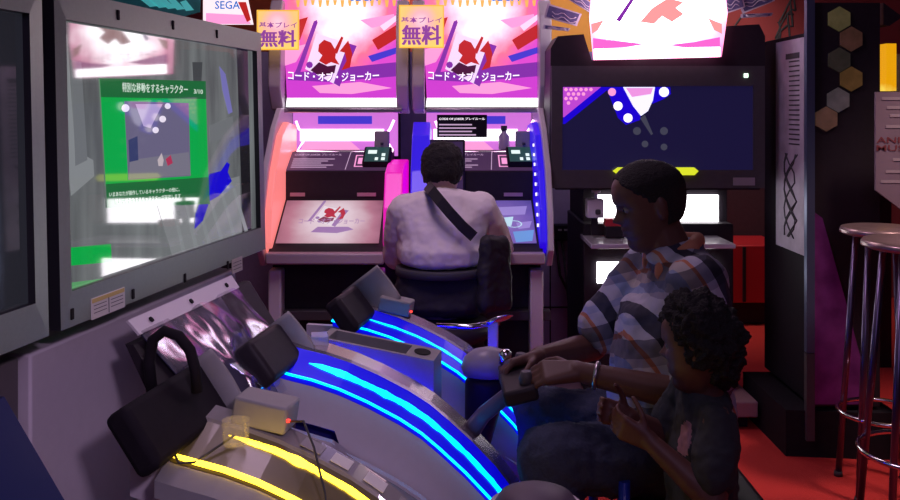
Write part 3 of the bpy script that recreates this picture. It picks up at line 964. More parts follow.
# teal hanging banner
tb_ = thing('hanging_banner', 'dark teal banner with pale streaks above the big monitor', 'banner', P(150, 30, 5.2))
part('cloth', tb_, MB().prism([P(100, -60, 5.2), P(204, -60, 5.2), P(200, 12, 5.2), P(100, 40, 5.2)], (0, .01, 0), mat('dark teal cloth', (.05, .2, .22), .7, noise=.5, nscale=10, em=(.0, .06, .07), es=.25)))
stx = MB()
for a in range(5):
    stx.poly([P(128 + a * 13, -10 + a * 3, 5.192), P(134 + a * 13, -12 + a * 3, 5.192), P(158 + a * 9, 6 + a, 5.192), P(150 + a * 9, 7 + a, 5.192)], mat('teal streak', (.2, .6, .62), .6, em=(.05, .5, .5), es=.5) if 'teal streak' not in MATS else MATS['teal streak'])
part('streaks', tb_, stx)

# free play signs hanging off the cabinets
SIGNBG = print_mat('yellow pink sign print', [(0, (1, .72, .85)), (.35, (1, .45, .5)), (.6, (1, .55, .2)), (1, (1, .7, .1))], 1.1, (.0, 0, .13), (5.5, 1, 5.5), .25)
SIGNL = glow('violet sign ink', (.3, .06, .36), .9)


def free_sign(x0, x1, y0, y1, label):
    Y = 4.40
    r = thing('free_play_sign', label, 'sign', P((x0 + x1) / 2, y1, Y), 'free play signs on the card game cabinets')
    part('board', r, MB().prism([P(x0, y0, Y), P(x1, y0, Y), P(x1, y1, Y), P(x0, y1, Y)], (0, .012, 0), SIGNBG))
    e = MB()
    for a, b, c, d in ((x0, y0, x1, y0 + 1.2), (x0, y1 - 1.2, x1, y1), (x0, y0, x0 + 1.2, y1), (x1 - 1.2, y0, x1, y1)):
        e.poly([P(a, b, Y - .008), P(c, b, Y - .008), P(c, d, Y - .008), P(a, d, Y - .008)], glow('orange edge', (1, .5, .05), 1) if 'orange edge' not in MATS else MATS['orange edge'])
    part('orange_edge', r, e)
    t = MB()
    w = x1 - x0
    t.text('基本プレイ', lambda u, v: P(x0 + 2 + (w - 4) * u, y0 + 12 + 6 * v, Y - .009), SIGNL)
    for dx in (0, .5, .9):
        t.text('無料', lambda u, v: P(x0 + 2.5 + (w - 6) * u + dx, y0 + 20 + (y1 - y0 - 23) * v, Y - .0095 - dx * .0003), SIGNL)
    part('lettering', r, t)
    part('hanger', r, MB().box(P((x0 + x1) / 2, y0 + 8, Y + .10), (.02, .19, .02), BLK))


free_sign(257, 299, 10, 50, 'yellow and pink free play sign beside the pink-winged cabinet')
free_sign(399, 444, 5, 48, 'yellow and pink free play sign between the two card game cabinets')

# small things on the player's cabinet
tab = thing('tablet', 'black tablet with dim purple picture propped behind the player head', 'tablet', P(443, 178, 4.32))
part('case', tab, MB().box(V((-.034, 4.395, 1.213)), (.215, .016, .285), BLK, None, .008))
part('display', tab, MB().box(V((-.034, 4.386, 1.213)), (.195, .004, .265), glow('dim purple picture', (.06, .03, .10), .6)))
rp_ = thing('rule_board', 'black rule board with white lines standing in the blue-winged cabinet', 'sign', P(462, 137, 4.6))
part('plate', rp_, MB().box(P(462, 126, 4.585), (.255, .008, .115), BLK2, bevel=.003))
t = MB()
t.text('CODE OF JOKER プレイルール', lambda u, v: P(439 + 46 * u, 117.5 + 3 * v, 4.579), LETW)
for r in range(4):
    t.poly([P(439, 124 + r * 3.4, 4.579), P(472 + 4 * (r % 2), 124 + r * 3.4, 4.579), P(472 + 4 * (r % 2), 125.3 + r * 3.4, 4.579), P(439, 125.3 + r * 3.4, 4.579)], MATS['instruction lettering'])
part('rule_lettering', rp_, t)
bt = thing('drink_bottle', 'small clear bottle with dark cap in the blue-winged cabinet', 'bottle', P(504, 150, 4.64))
bp = P(504, 150, 4.64)
part('bottle_body', bt, MB().lathe([(.0, 0), (.026, 0), (.028, .01), (.028, .07), (.012, .09), (.012, .1), (0, .1)], bp, mat('frosted plastic', (.5, .42, .5), .3), 16, cap=False))
part('cap', bt, MB().lathe([(.0, .1), (.016, .1), (.016, .125), (0, .125)], bp, INKD, 16, cap=False))

# ================================================================== large black monitor cabinet (centre right)
YC = 4.2
cc_ = thing('monitor_cabinet', 'wide black cabinet with blue demo screen under a glowing white marquee', 'arcade cabinet', (.96, 4.55, 0))
rp = lambda x0, y0, x1, y1, Y: [P(x0, y0, Y), P(x1, y0, Y), P(x1, y1, Y), P(x0, y1, Y)]
hd = [(551, 48), (558, 36), (584, 34), (592, 60), (722, 57), (727, 26), (760, 24), (766, 36), (766, 180), (760, 190), (556, 190), (549, 182)]
part('monitor_head', cc_, MB().prism([P(x, y, YC) + V((0, .14, 0)) for x, y in hd], (0, .26, 0), BLK))
bz = MB()
Yb = YC - .005
for r in ((551, 66, 764, 86), (551, 170, 764, 188), (551, 86, 562, 170), (753, 86, 764, 170)):
    bz.prism(rp(*r, Yb), (0, .024, 0), CHAR)
part('bezel', cc_, bz)
CS = mat('blue black screen', (.015, .015, .03), .12, em=(.008, .006, .035), es=1.0)
so = part('screen', cc_, MB().poly(rp(562, 86, 753, 170, YC + .004 - .006), CS))
pc_ = MB()
Ys = YC - .0035
pp = lambda pts, m, o: pc_.poly([P(x, y, Ys - o) for x, y in pts], m)
DBL, LBL = glow('deep blue stripe', (.01, .0, .6), 1.0), glow('magenta hex field', (.5, .06, .62), 1.0)
pp([(563, 87), (601, 87), (565, 118), (563, 117)], LBL, .0)
pp([(601, 87), (611, 87), (565, 124), (563, 124), (563, 118)], DBL, .0005)
pp([(606, 87), (624, 87), (641, 110), (640, 120), (626, 125), (618, 118)], DBL, .0006)
pp([(655, 87), (670, 87), (671, 94), (664, 99), (652, 104)], DBL, .0006)
pp([(623, 87), (655, 87), (653, 100), (648, 111), (641, 116), (633, 106)], glow('white lilac wedge', (.8, .78, 1), 1.2), .001)
pp([(626, 88), (653, 88), (651, 94), (632, 97)], glow('pink hex', (.85, .3, .75), 1.0), .0012)
for x, y, r, m in ((612, 92, 4, 'pink'), (618, 106, 4.6, 'w'), (628, 118, 4.6, 'w'), (664, 92, 5, 'w'), (637, 131, 4, 'g'), (664, 131, 4, 'g'), (645, 144, 3.4, 'g'), (664, 147, 3.4, 'g')):
    mm = {'pink': PINKL, 'w': LETW, 'g': MATS.get('grey spot') or glow('grey spot', (.05, .05, .08), 1)}[m]
    pp([(x + r * math.cos(a), y + r * math.sin(a)) for a in [j * .449 for j in range(14)]], mm, .0015)
pp([(640, 118), (645, 115), (653, 134), (651, 135)], MATS['grey spot'], .001)
part('screen_picture', so, pc_)
HX = MB()
for r_ in range(4):
    for c_ in range(7 - 2 * r_):
        x, y = 566 + c_ * 5 + (r_ % 2) * 2.5, 89.5 + r_ * 4.5
        if x + y * 1.1 < 690:
            HX.poly([P(x + 1.9 * math.cos(a), y + 1.9 * math.sin(a), Ys - .001) for a in [j * math.pi / 3 for j in range(6)]], PINKL)
part('hexagon_pattern', so, HX)
YB = glow('yellow green bar light', (.55, .6, .02), 1.3)
yb = MB().prism([P(x, y, YC - .03) for x, y in [(613, 171), (618, 167.5), (694, 167.5), (698, 171), (694, 175), (618, 175)]], (0, .02, 0), YB)
part('yellow_bar', cc_, yb, 'glowing yellow green bar')
part('green_lamp', cc_, MB().box(P(746, 75.5, YC - .02), (.018, .01, .018), glow('pale green lamp', (.7, 1, .75), 2.5)))
part('name_plate', cc_, MB().box(P(744, 181.5, YC - .02), (.10, .006, .036), mat('grey plate', (.32, .28, .3), .5)))
MQ2 = print_mat('overlit white marquee print', [(0, (1, .95, 1)), (.62, (1, .93, .98)), (.78, (.5, .18, .28)), (1, (.2, .015, .08))], 6.0, (0, 0, 1.95), (1.7, 1, 2.4), .3)
mq = part('marquee', cc_, MB().prism([P(x, y, YC - .02) for x, y in [(594, -34), (721, -34), (726, 14), (720, 57), (594, 60), (590, 16)]], (0, .05, 0), MQ2), 'glowing white and pink marquee')
mqa = MB()
Yq = YC - .047
mp2 = lambda pts, m, o: mqa.poly([P(x, y, Yq - o) for x, y in pts], m)
RL2, MG2, WL2 = glow('pale red print', (1, .35, .35), 1.0), glow('pink print bright', (.9, .12, .55), 1.2), glow('white strip', (1, .96, 1), 6.0)
mp2([(640, 22), (652, 8), (668, -2), (684, 2), (676, 8), (684, 14), (672, 22), (662, 16), (654, 24)], RL2, .001)
mp2([(616, 20), (634, -6), (637, -5), (620, 22)], MATS['violet print'], .001)
mp2([(593, 38), (618, 41), (646, 44), (628, 47), (593, 49)], MG2, .001)
mp2([(666, 45), (694, 42), (720, 37), (720, 48), (690, 48)], MG2, .001)
mp2([(591, 24), (604, 20), (598, 30), (592, 34)], RL2, .001)
mp2([(722, 24), (708, 18), (714, 30), (722, 34)], RL2, .001)
mp2([(594, 49), (720, 47), (720, 56.5), (594, 59.5)], WL2, .0015)
part('marquee_artwork', mq, mqa)
tt = MB().text(TITLE, lambda u, v: P(606 + 104 * u, 32 + 9 * v, Yq - .002), glow('faint pink letters', (1, .6, .75), 2.0))
part('title_lettering', mq, tt)
# lower body with lit windows and shelf
LW = MB()
LW.box((1.008, YC + .45, .55), (.726, .6, .80), BLK, bevel=.006)
part('lower_body', cc_, LW)
LW = MB().box((1.015, YC + .5, 1.05), (.71, .5, .22), BLK)
part('neck', cc_, LW)
WW = glow('lit white window', (1, .95, 1), 5.0)
part('upper_window', cc_, MB().prism(rp(597, 195, 718, 233, YC + .24), (0, .02, 0), WW), 'lit white window above the shelf')
part('lower_window', cc_, MB().prism(rp(597, 262, 718, 283, YC + .142), (0, .012, 0), WW), 'lit white window below the shelf')
part('clear_shelf', cc_, MB().box(P(655, 241, YC + .04), (.655, .34, .022), mat('frosted clear shelf', (.6, .57, .62), .2, coat=.5), bevel=.004))
part('base_plate', cc_, MB().box((.965, 4.62, .10), (.95, .84, .075), mat('pinkish base edge', (.36, .2, .22), .5, noise=.1), bevel=.008).box((.965, 4.64, .035), (.88, .78, .06), BLK2))
# cards fanned behind the marquee
FAN = [('left', 563, 15, 36, 15, 14), ('left', 582, 2, 32, 11, 30), ('left', 557, 28, 27, 5, 4), ('right', 733, 4, 24, 15, -22), ('right', 757, 1, 36, 14, -24), ('right', 757, 15, 32, 5, -6)]
CARDB = mat('dark blue card back', (.09, .08, .2), .4, noise=.5, nscale=30)
CARDE = mat('pale card edge', (.55, .48, .6), .5)
fan_words = ['wide dark decorative card left of the white marquee, in the middle of three', 'dark decorative card left of the white marquee, uppermost and closest to it', 'thin dark decorative card lowest on the left of the white marquee',
             'short dark decorative card right of the white marquee, nearest to it', 'long dark decorative card right of the white marquee, topmost and farthest out', 'thin dark decorative card lowest on the right of the white marquee']
for j, (sd, x, y, w_, h_, an) in enumerate(FAN):
    a = math.radians(an)
    def rot(dx, dy):
        return (x + dx * math.cos(a) - dy * math.sin(a), y + dx * math.sin(a) + dy * math.cos(a))
    q4 = [rot(-w_ / 2, -h_ / 2), rot(w_ / 2, -h_ / 2 + 2), rot(w_ / 2 - 2, h_ / 2), rot(-w_ / 2, h_ / 2 - 1)]
    r = thing('fan_card', fan_words[j], 'decorative card', P(x, y + h_ / 2, YC + .12 + .02 * j), 'cards fanned around the white marquee')
    YY = YC + .12 + .02 * j
    part('card_sheet', r, MB().prism([P(px, py, YY) for px, py in q4], (0, .008, 0), CARDE))
    i4 = [(x + (px - x) * .88, y + (py - y) * .8) for px, py in q4]
    part('card_print', r, MB().prism([P(px, py, YY - .006) for px, py in i4], (0, .004, 0), CARDB))
    ln = MB()
    for g_ in (.25, .55):
        ln.tube([P(x + (q4[0][0] - x) * .7 + (q4[1][0] - q4[0][0]) * .7 * t_ / 8, y + (q4[0][1] - y) * .6 + (q4[3][1] - q4[0][1]) * g_ + (q4[1][1] - q4[0][1]) * .7 * t_ / 8 + h_ * .12 * math.sin(t_ * 1.3 + j), YY - .010) for t_ in range(9)], .0022, CARDE, 5)
    part('card_scroll', r, ln)

# things on the clear shelf
disp = thing('card_dispenser', 'white card dispenser box with black knob at left end of the clear shelf', 'dispenser', P(596, 236, YC + .10))
part('box', disp, MB().box(P(594.5, 208, YC + .07), (.078, .07, .088), WHT, bevel=.005).box(P(594.5, 226, YC + .08), (.03, .03, .085), BLK))
part('clip', disp, MB().box(P(596, 191, YC + .07), (.042, .02, .012), WHT, bevel=.003).box(P(596, 195, YC + .07), (.012, .012, .04), WHT))
part('knob', disp, MB().box(P(598, 212, YC + .03), (.024, .02, .024), INKD, bevel=.006))
cbx = thing('card_box', 'red and black box beside the white dispenser on the clear shelf', 'box', P(608, 234, YC + .08))
part('carton', cbx, MB().box(P(614, 231.5, YC + .06), (.088, .06, .052), BLK, bevel=.003))
part('red_lid', cbx, MB().box(P(614, 222, YC + .06), (.09, .062, .034), mat('red card', (.6, .03, .04), .5), bevel=.003), 'red lid')
# cable box on the partition
cx_ = thing('junction_box', 'small black box with trailing cables on the lavender partition', 'junction box', P(566, 240, 5.55))
part('case', cx_, MB().box(P(566, 232, 5.53), (.17, .08, .095), BLK2, bevel=.006))
for dx in (-6, 0, 6):
    part('plug', cx_, MB().box(P(566 + dx, 230, 5.475), (.022, .012, .01), GREY))
for j, pts in enumerate([[(556, 240), (560, 275), (572, 300), (590, 322)], [(570, 240), (574, 262), (584, 282), (588, 330)], [(574, 240), (582, 262), (592, 270), (600, 300)], [(562, 240), (567, 285), (571, 330), (566, 345)]]):
    part('cable', cx_, MB().tube([P(x, y, 5.54 - .01 * j) for x, y in pts], .008, INKD, 8))

# ================================================================== right hand side
hc = thing('hexagon_cabinet', 'tall black cabinet side with a column of hexagon windows and blue corner trim', 'arcade cabinet', (1.73, 4.2, 0))
bw_ = P(885, 100, 3.9).x - P(812, 100, 3.9).x
xl, xr = P(811, 0, 3.9).x, P(880, 0, 3.9).x
part('body', hc, MB().box(((xl + xr) / 2, 4.20, 1.03), (xr - xl, .56, 1.62), BLK2, bevel=.004))
part('front_panel', hc, MB().box(((xl + xr) / 2, 3.91, 1.09), (xr - xl, .026, 1.75), BLK, bevel=.003))
part('plinth', hc, MB().prism([V((1.455, 4.47, 0)), V((1.455, 3.9, 0)), V((1.80, 3.86, 0)), V((1.92, 3.86, 0)), V((1.92, 4.47, 0))], (0, 0, .4), BLK2))
hc_children = hc
part('corner_trim', hc, MB().prism([P(805.5, -2, 3.89), P(813.5, -2, 3.89), P(813.5, 352, 3.89), P(805.5, 352, 3.89)], (0, .03, 0), mat('blue grey metal trim', (.10, .13, .22), .4, metal=.5)))
part('lower_trim', hc, MB().prism([P(805.5, 353, 3.885), P(813.5, 353, 3.885), P(813.5, 440, 3.885), P(805.5, 440, 3.885)], (0, .03, 0), CHAR))
hexc = [((839, 19), (.42, .40, .16)), ((851, 39), (.30, .15, .10)), ((839, 60), (.13, .12, .09)), ((851, 79), (.40, .24, .08)), ((838, 100), (.30, .28, .28)), ((826, 119), (.38, .22, .15))]
for (x, y), c in hexc:
    hm = MB()
    hpts = [P(x + 12.5 * math.cos(a), y + 12.5 * math.sin(a), 3.893) for a in [math.pi / 6 + j * math.pi / 3 for j in range(6)]]
    hm.prism(hpts, (0, .012, 0), mat('hexagon glass %d%d' % (x, y), tuple(.6 * q_ for q_ in c), .25, noise=.8, nscale=16, em=c, es=.06))
    part('hexagon_window', hc, hm)
pu = MB().prism([P(814, 212, 3.893), P(822, 218, 3.893), P(845, 300, 3.893), P(864, 372, 3.893), P(868, 404, 3.893), P(814, 404, 3.893)], (0, .01, 0), mat('painted purple sheen', (.13, .03, .14), .3, noise=.9, nscale=12, em=(.07, .0, .05), es=.12))  # purple sheen on the black front, put into colour and emission
part('purple_sheen', hc, pu, 'painted purple sheen widening to the floor')
part('top_fin', hc, MB().prism([P(878, 4, 3.95), P(897, 18, 3.95), P(884, 27, 3.95), P(878, 26, 3.95)], (0, .1, 0), BLK))
# poster on its left flank
xs = xl - .008
po = thing('side_poster', 'pale inked comic poster on the left flank of the hexagon cabinet', 'poster', (xs, 4.15, .8))
part('sheet', po, MB().box((xs, 4.12, 1.34), (.006, .34, .96), mat('pale poster paper', (.42, .38, .46), .6, noise=.5, nscale=10)))
dr = MB()
for j in range(18):
    z = 1.72 - j * .022
    dr.box((xs - .004, 4.06, z), (.002, .12, .006), INKD)
for j in range(5):
    pts = [V((xs - .004, 4.02 + .16 * abs(math.sin(j + t * 4)), 1.30 - .38 * t)) for t in [i / 9 for i in range(10)]]
    dr.tube(pts, .004, INKD, 5)
dr.box((xs - .004, 4.08, 1.745), (.002, .16, .025), INKD)
part('ink_drawing', po, dr)
# notice board with printed poster, yellow lamp strip, green panel
nb = thing('notice_board', 'grey violet event poster cropped by the right edge above the stools', 'poster', P(905, 208, 3.7))
part('sheet', nb, MB().prism([P(x, y, 3.7) for x, y in [(875, 92), (950, 92), (950, 225), (912, 218), (875, 190)]], (0, .012, 0), mat('mauve poster', (.26, .19, .24), .6, noise=.3, nscale=5)))
t = MB()
RI, PI_ = mat('dark red ink', (.22, .05, .06), .6), mat('pale ink', (.42, .34, .38), .6)
t.text('ANIME', lambda u, v: P(876.5 + 42 * u, 137 + 6 * v, 3.692), RI)
t.text('MUSIC', lambda u, v: P(876.5 + 42 * u, 145 + 6 * v, 3.692), RI)
part('heading_lettering', nb, t)
for x, y in ((882, 97), (887, 106), (890, 114), (886, 125), (893, 158), (886, 170), (881, 180)):
    part('text_line', nb, MB().poly([P(x, y, 3.692), P(940, y, 3.692), P(940, y + 3, 3.692), P(x, y + 3, 3.692)], PI_))
part('backing_post', nb, MB().box((P(925, 0, 3.75).x, 3.75, .80), (.08, .05, 1.6), BLK))
yl = MB().prism([P(x, y, 5.2) for x, y in [(883, 44), (893, 44), (893, 91), (883, 91)]], (0, .08, 0), print_mat('amber rippled light', [(0, (1, .55, .02)), (.5, (1, .75, .1)), (1, (.8, .35, .0))], 1.0, (0, 0, 0), (4, 4, 12), 1.0))
yt = thing('amber_light', 'amber light panel glowing at right edge behind the hexagon cabinet', 'light', P(888, 91, 5.2))
part('light_panel', yt, yl)
part('stand', yt, MB().box((P(888, 0, 5.2).x, 5.26, .8), (.08, .04, 1.6), BLK))
gpn = thing('green_board', 'pale green board at the right edge beside the amber light', 'board', P(915, 130, 5.6))
part('board', gpn, MB().prism([P(x, y, 5.6) for x, y in [(893, 54), (935, 54), (935, 130), (893, 130)]], (0, .02, 0), mat('pale green board face', (.5, .52, .28), .6)))
part('stand', gpn, MB().box((P(915, 0, 5.6).x, 5.63, .75), (.08, .04, 1.5), BLK))
# red machine far back in the gap
rm = thing('red_cabinet', 'low red cabinet seen through the gap right of the seated man', 'cabinet', (2.05, 6.5, 0))
REDM = mat('red lacquer', (.55, .02, .03), .4)
part('body', rm, MB().box((2.12, 6.5, .36), (.44, .5, .40), REDM, bevel=.01))
part('plinth', rm, MB().box((2.12, 6.52, .08), (.40, .44, .15), BLK))
part('front_strip', rm, MB().box((2.04, 6.24, .36), (.02, .015, .38), BLK))
dkc = thing('dark_cabinet', 'tall dark cabinet back between the big monitor cabinet and the poster', 'cabinet', (2.1, 6.0, 0))
part('body', dkc, MB().box((2.32, 6.95, 1.0), (1.3, .3, 2.0), mat('dark wine laminate', (.07, .03, .04), .5, noise=.2), bevel=.01))
part('door_line', dkc, MB().box((2.06, 6.795, 1.0), (.012, .006, 1.6), GREY))

# bar stools


def stool(px, py, Y, R, label):
    c = P(px, py, Y)
    r = thing('bar_stool', label, 'stool', (c.x, c.y, 0), 'tall bar stools at the right edge')
    zt = c.z
    part('seat', r, MB().lathe([(0, 0), (R * .9, 0), (R, .008), (R, .02), (R * .97, .028), (R * .9, .031), (0, .031)], V((c.x, c.y, zt - .031)), mat('worn metal seat', (.42, .3, .3), .3, metal=.7, noise=.3, nscale=20) if 'worn metal seat' not in MATS else MATS['worn metal seat'], 48, cap=False))
    for k in range(4):
        a = math.radians(38 + 90 * k)
        d = V((math.cos(a), math.sin(a), 0))
        part('leg', r, MB().tube([V((c.x, c.y, zt - .03)) + d * R * .68, V((c.x, c.y, .012)) + d * R * 1.16], .0125, MATS.get('violet steel') or mat('violet steel', (.16, .13, .23), .3, metal=.9), 10))
        part('foot_cap', r, MB().lathe([(0, 0), (.018, 0), (.016, .02), (0, .02)], V((c.x, c.y, 0)) + d * R * 1.165, INKD, 10, cap=False))
    part('foot_ring', r, MB().torus((c.x, c.y, zt - .73), R * 1.045, .009, CHROME))
    return r


stool(882, 227, 3.55, .155, 'round metal bar stool standing behind the nearer one')
stool(921, 240, 3.1, .19, 'round metal bar stool nearest the camera, cropped by the right edge')
# ================================================================== people


def hull(bm, balls, n=10):
    """convex hull of ellipsoids (centre, radii)"""
    vs = []
    for c, r in balls:
        r = (r, r, r) if not isinstance(r, (tuple, list)) else r
        for i in range(n // 2 + 1):
            th = math.pi * i / (n // 2)
            for j in range(n if 0 < i < n // 2 else 1):
                ph = 2 * math.pi * j / n
                vs.append(bm.verts.new((c[0] + r[0] * math.sin(th) * math.cos(ph), c[1] + r[1] * math.sin(th) * math.sin(ph), c[2] + r[2] * math.cos(th))))
    r = bmesh.ops.convex_hull(bm, input=vs)
    dead = {g for g in r['geom_interior'] + r['geom_unused'] if isinstance(g, bmesh.types.BMVert)}
    bmesh.ops.delete(bm, geom=list(dead), context='VERTS')


def limb(bm, pts, n=12):
    for (a, ra), (b, rb) in zip(pts, pts[1:]):
        hull(bm, [(a, ra), (b, rb)], n)


def fuse(name, bm, m, parent, voxel=.006, smooth=6, noise_amp=0.0, noise_scale=12.0, shade=True, label=None, factor=.5, mats=None, pick=None):
    me = bpy.data.meshes.new(name)
    bmesh.ops.recalc_face_normals(bm, faces=bm.faces)
    bm.to_mesh(me)
    bm.free()
    o = bpy.data.objects.new(name, me)
    COL.objects.link(o)
    r = o.modifiers.new('fuse', 'REMESH')
    r.mode = 'VOXEL'
    r.voxel_size = voxel
    if smooth:
        s_ = o.modifiers.new('smooth', 'SMOOTH')
        s_.factor = factor
        s_.iterations = smooth
    me2 = bpy.data.meshes.new_from_object(o.evaluated_get(bpy.context.evaluated_depsgraph_get()))
    bpy.data.objects.remove(o)
    bpy.data.meshes.remove(me)
    base = world_of(parent)
    nv = len(me2.vertices)
    co = np.empty(nv * 3)
    me2.vertices.foreach_get('co', co)
    co = co.reshape(-1, 3)
    if noise_amp:
        no = np.array([tuple(v.normal) for v in me2.vertices])
        dv = np.array([mnoise.fractal(V(p) * noise_scale, .6, 2.0, 4) for p in co])
        co = co + no * (dv * noise_amp)[:, None]
    co = co - np.array(base)
    me2.vertices.foreach_set('co', co.ravel())
    me2.name = name
    me2.materials.clear()
    for mm in (mats or [m]):
        me2.materials.append(mm)
    if pick:
        for p in me2.polygons:
            p.material_index = pick(p.center + base)
    me2.polygons.foreach_set('use_smooth', [shade] * len(me2.polygons))
    me2.update()
    o = bpy.data.objects.new(name, me2)
    COL.objects.link(o)
    o.parent = parent
    if label:
        o['label'] = label
    return o


ZT = [-.13, -.118, -.105, -.092, -.08, -.07, -.062, -.055, -.046, -.036, -.026, -.012, 0, .014, .03, .05, .07, .088, .102, .112, .117]
FT = [.035, .066, .077, .077, .073, .083, .079, .085, .080, .079, .081, .081, .079, .086, .091, .090, .083, .068, .048, .024, .004]
BT = [-.02, -.025, -.03, -.04, -.052, -.062, -.07, -.076, -.083, -.089, -.094, -.099, -.102, -.104, -.106, -.104, -.096, -.080, -.058, -.030, -.004]
WT = [.018, .036, .046, .052, .057, .060, .062, .064, .066, .068, .070, .073, .074, .076, .077, .077, .072, .062, .046, .024, .004]


def head_bm(bm, M, sc=1.0, chubby=0.0):
    """head with brow, eye sockets, nose, lips, chin and ears; local frame x = face, y = left, z = up"""
    zs = np.linspace(ZT[0], ZT[-1], 46)
    n = 56
    rings = []
    for z in zs:
        f, b, w = np.interp(z, ZT, FT), np.interp(z, ZT, BT), np.interp(z, ZT, WT)
        w += chubby * math.exp(-((z + .05) / .04) ** 2)
        ring = []
        for j in range(n):
            a = 2 * math.pi * j / n
            c, s = math.cos(a), math.sin(a)
            x = (f if c > 0 else -b) * math.copysign(abs(c) ** .82, c)
            y = w * math.copysign(abs(s) ** .86, s)
            if c > 0:
                g = lambda y0, z0, sy, sz: math.exp(-((y - y0) / sy) ** 2 - ((z - z0) / sz) ** 2)
                x += .024 * g(0, -.026, .012, .011) + .015 * g(0, -.008, .009, .018) + .007 * g(.013, -.031, .008, .007) + .007 * g(-.013, -.031, .008, .007)
                x -= .011 * (g(.031, .004, .015, .011) + g(-.031, .004, .015, .011))
                x += .004 * (g(.03, .02, .02, .007) + g(-.03, .02, .02, .007)) + .005 * (g(.04, -.02, .018, .016) + g(-.04, -.02, .018, .016))
                x += .006 * g(0, -.055, .020, .005) + .006 * g(0, -.069, .018, .006) - .005 * g(0, -.0625, .024, .003)
            ring.append(M @ V((x * sc, y * sc, z * sc)))
        rings.append([bm.verts.new(p) for p in ring])
    for i in range(len(rings) - 1):
        for j in range(n):
            bm.faces.new((rings[i][j], rings[i][(j + 1) % n], rings[i + 1][(j + 1) % n], rings[i + 1][j]))
    bm.faces.new(rings[0])
    bm.faces.new(rings[-1])
    for sd in (1, -1):
        for cz, r in ((-.004, (.016, .009, .030)), (-.026, (.011, .008, .013))):
            vs = []
            for i in range(9):
                th = math.pi * i / 8
                for j in range(12 if 0 < i < 8 else 1):
                    ph = 2 * math.pi * j / 12
                    vs.append(bm.verts.new(M @ V(((-.012 + r[0] * math.sin(th) * math.cos(ph)) * sc, (sd * .078 + r[1] * math.sin(th) * math.sin(ph)) * sc, (cz + r[2] * math.cos(th)) * sc))))
            bmesh.ops.convex_hull(bm, input=vs)


def head_frame(c, fwd, pitch, roll=0.0):
    f = V(fwd).normalized()
    l = V((0, 0, 1)).cross(f).normalized()
    u = f.cross(l)
    M = Matrix((f, l, u)).transposed().to_4x4()
    return Matrix.Translation(V(c)) @ M @ Matrix.Rotation(pitch, 4, 'Y') @ Matrix.Rotation(roll, 4, 'X')


def hand_bm(bm, wrist, fdir, pnorm, tdir, sc=1.0, curl=(.5, .6, .5), tc=.5):
    """palm, four unequal bent fingers and a thumb"""
    f = V(fdir).normalized()
    p = V(pnorm)
    p = (p - f * p.dot(f)).normalized()
    t = p.cross(f)
    if t.dot(V(tdir)) < 0:
        t = -t
    w = V(wrist)
    g = lambda a, b, c: w + (f * a + t * b + p * c) * sc
    hull(bm, [(g(0, .012, 0), .020 * sc), (g(0, -.012, 0), .019 * sc), (g(.085, .028, 0), .0125 * sc), (g(.082, -.030, 0), .0115 * sc), (g(.05, .0, .004), .017 * sc)], 10)
    for b, ln, r in ((.029, .072, .0092), (.0095, .080, .0095), (-.010, .074, .009), (-.029, .058, .008)):
        pos = g(.084, b, 0)
        ang = 0.0
        for k, (fr, cu) in enumerate(zip((.46, .30, .24), curl)):
            ang += cu
            d = f * math.cos(ang) + p * math.sin(ang) + t * b * 1.2
            nx = pos + d * ln * fr * sc
            hull(bm, [(pos, r * sc * (1 - .08 * k)), (nx, r * sc * (.94 - .08 * k))], 8)
            pos = nx
    pos = g(.022, .026, .004)
    d = (t * .75 + f * .62 + p * .25).normalized()
    for k, (ln, r) in enumerate(((.042, .0125), (.032, .0105), (.026, .009))):
        nx = pos + d * ln * sc
        hull(bm, [(pos, r * sc), (nx, r * sc * .92)], 8)
        pos = nx
        d = (d + f * .45 * tc + p * .5 * tc - t * .25 * tc).normalized()


def ball(mb, c, r, m):
    c = V(c)
    rings = [[c + V((r * math.sin(math.pi * i / 8) * math.cos(2 * math.pi * j / 12), r * math.sin(math.pi * i / 8) * math.sin(2 * math.pi * j / 12), r * math.cos(math.pi * i / 8))) for j in range(12)] for i in range(1, 8)]
    mb.loft(rings, m)


def eyes(parent, M, sc=1.0):
    for sd in (1, -1):
        e = MB()
        ball(e, M @ V((.0665 * sc, sd * .031 * sc, .004 * sc)), .0118 * sc, MATS.get('eye white') or mat('eye white', (.22, .2, .2), .3))
        ball(e, M @ V((.0745 * sc, sd * .0305 * sc, .003 * sc)), .0055 * sc, MATS.get('dark iris') or mat('dark iris', (.02, .012, .01), .15))
        part('eye', parent, e)


def scalp(bm, M, sc, grow, zfront, zback, off=0.0):
    """hair cap: the skull grown outwards, cut below the hairline"""
    zs = np.linspace(-.06, ZT[-1], 34)
    n = 48
    rings = []
    for z in zs:
        f, b, w = np.interp(z, ZT, FT), np.interp(z, ZT, BT), np.interp(z, ZT, WT)
        ring = []
        for j in range(n):
            a = 2 * math.pi * j / n
            c, s = math.cos(a), math.sin(a)
            line = zback + (zfront - zback) * max(0, (c + .25) / 1.25) ** .55
            k = grow if z > line else -.010
            x = (f + k if c > 0 else -(b - k)) * math.copysign(abs(c) ** .82, c)
            y = (w + k) * math.copysign(abs(s) ** .86, s)
            zz = z + (grow * max(0, (z - .05) / .067) if k > 0 else 0)
            ring.append(bm.verts.new(M @ V((x * sc, y * sc, zz * sc))))
        rings.append(ring)
    for i in range(len(rings) - 1):
        for j in range(n):
            bm.faces.new((rings[i][j], rings[i][(j + 1) % n], rings[i + 1][(j + 1) % n], rings[i + 1][j]))
    bm.faces.new(rings[0])
    bm.faces.new(rings[-1])


def skin(name, col):
    m = mat(name, col, .5, noise=.12, nscale=60)
    m.node_tree.nodes['Principled BSDF'].inputs['Subsurface Weight'].default_value = .05
    return m


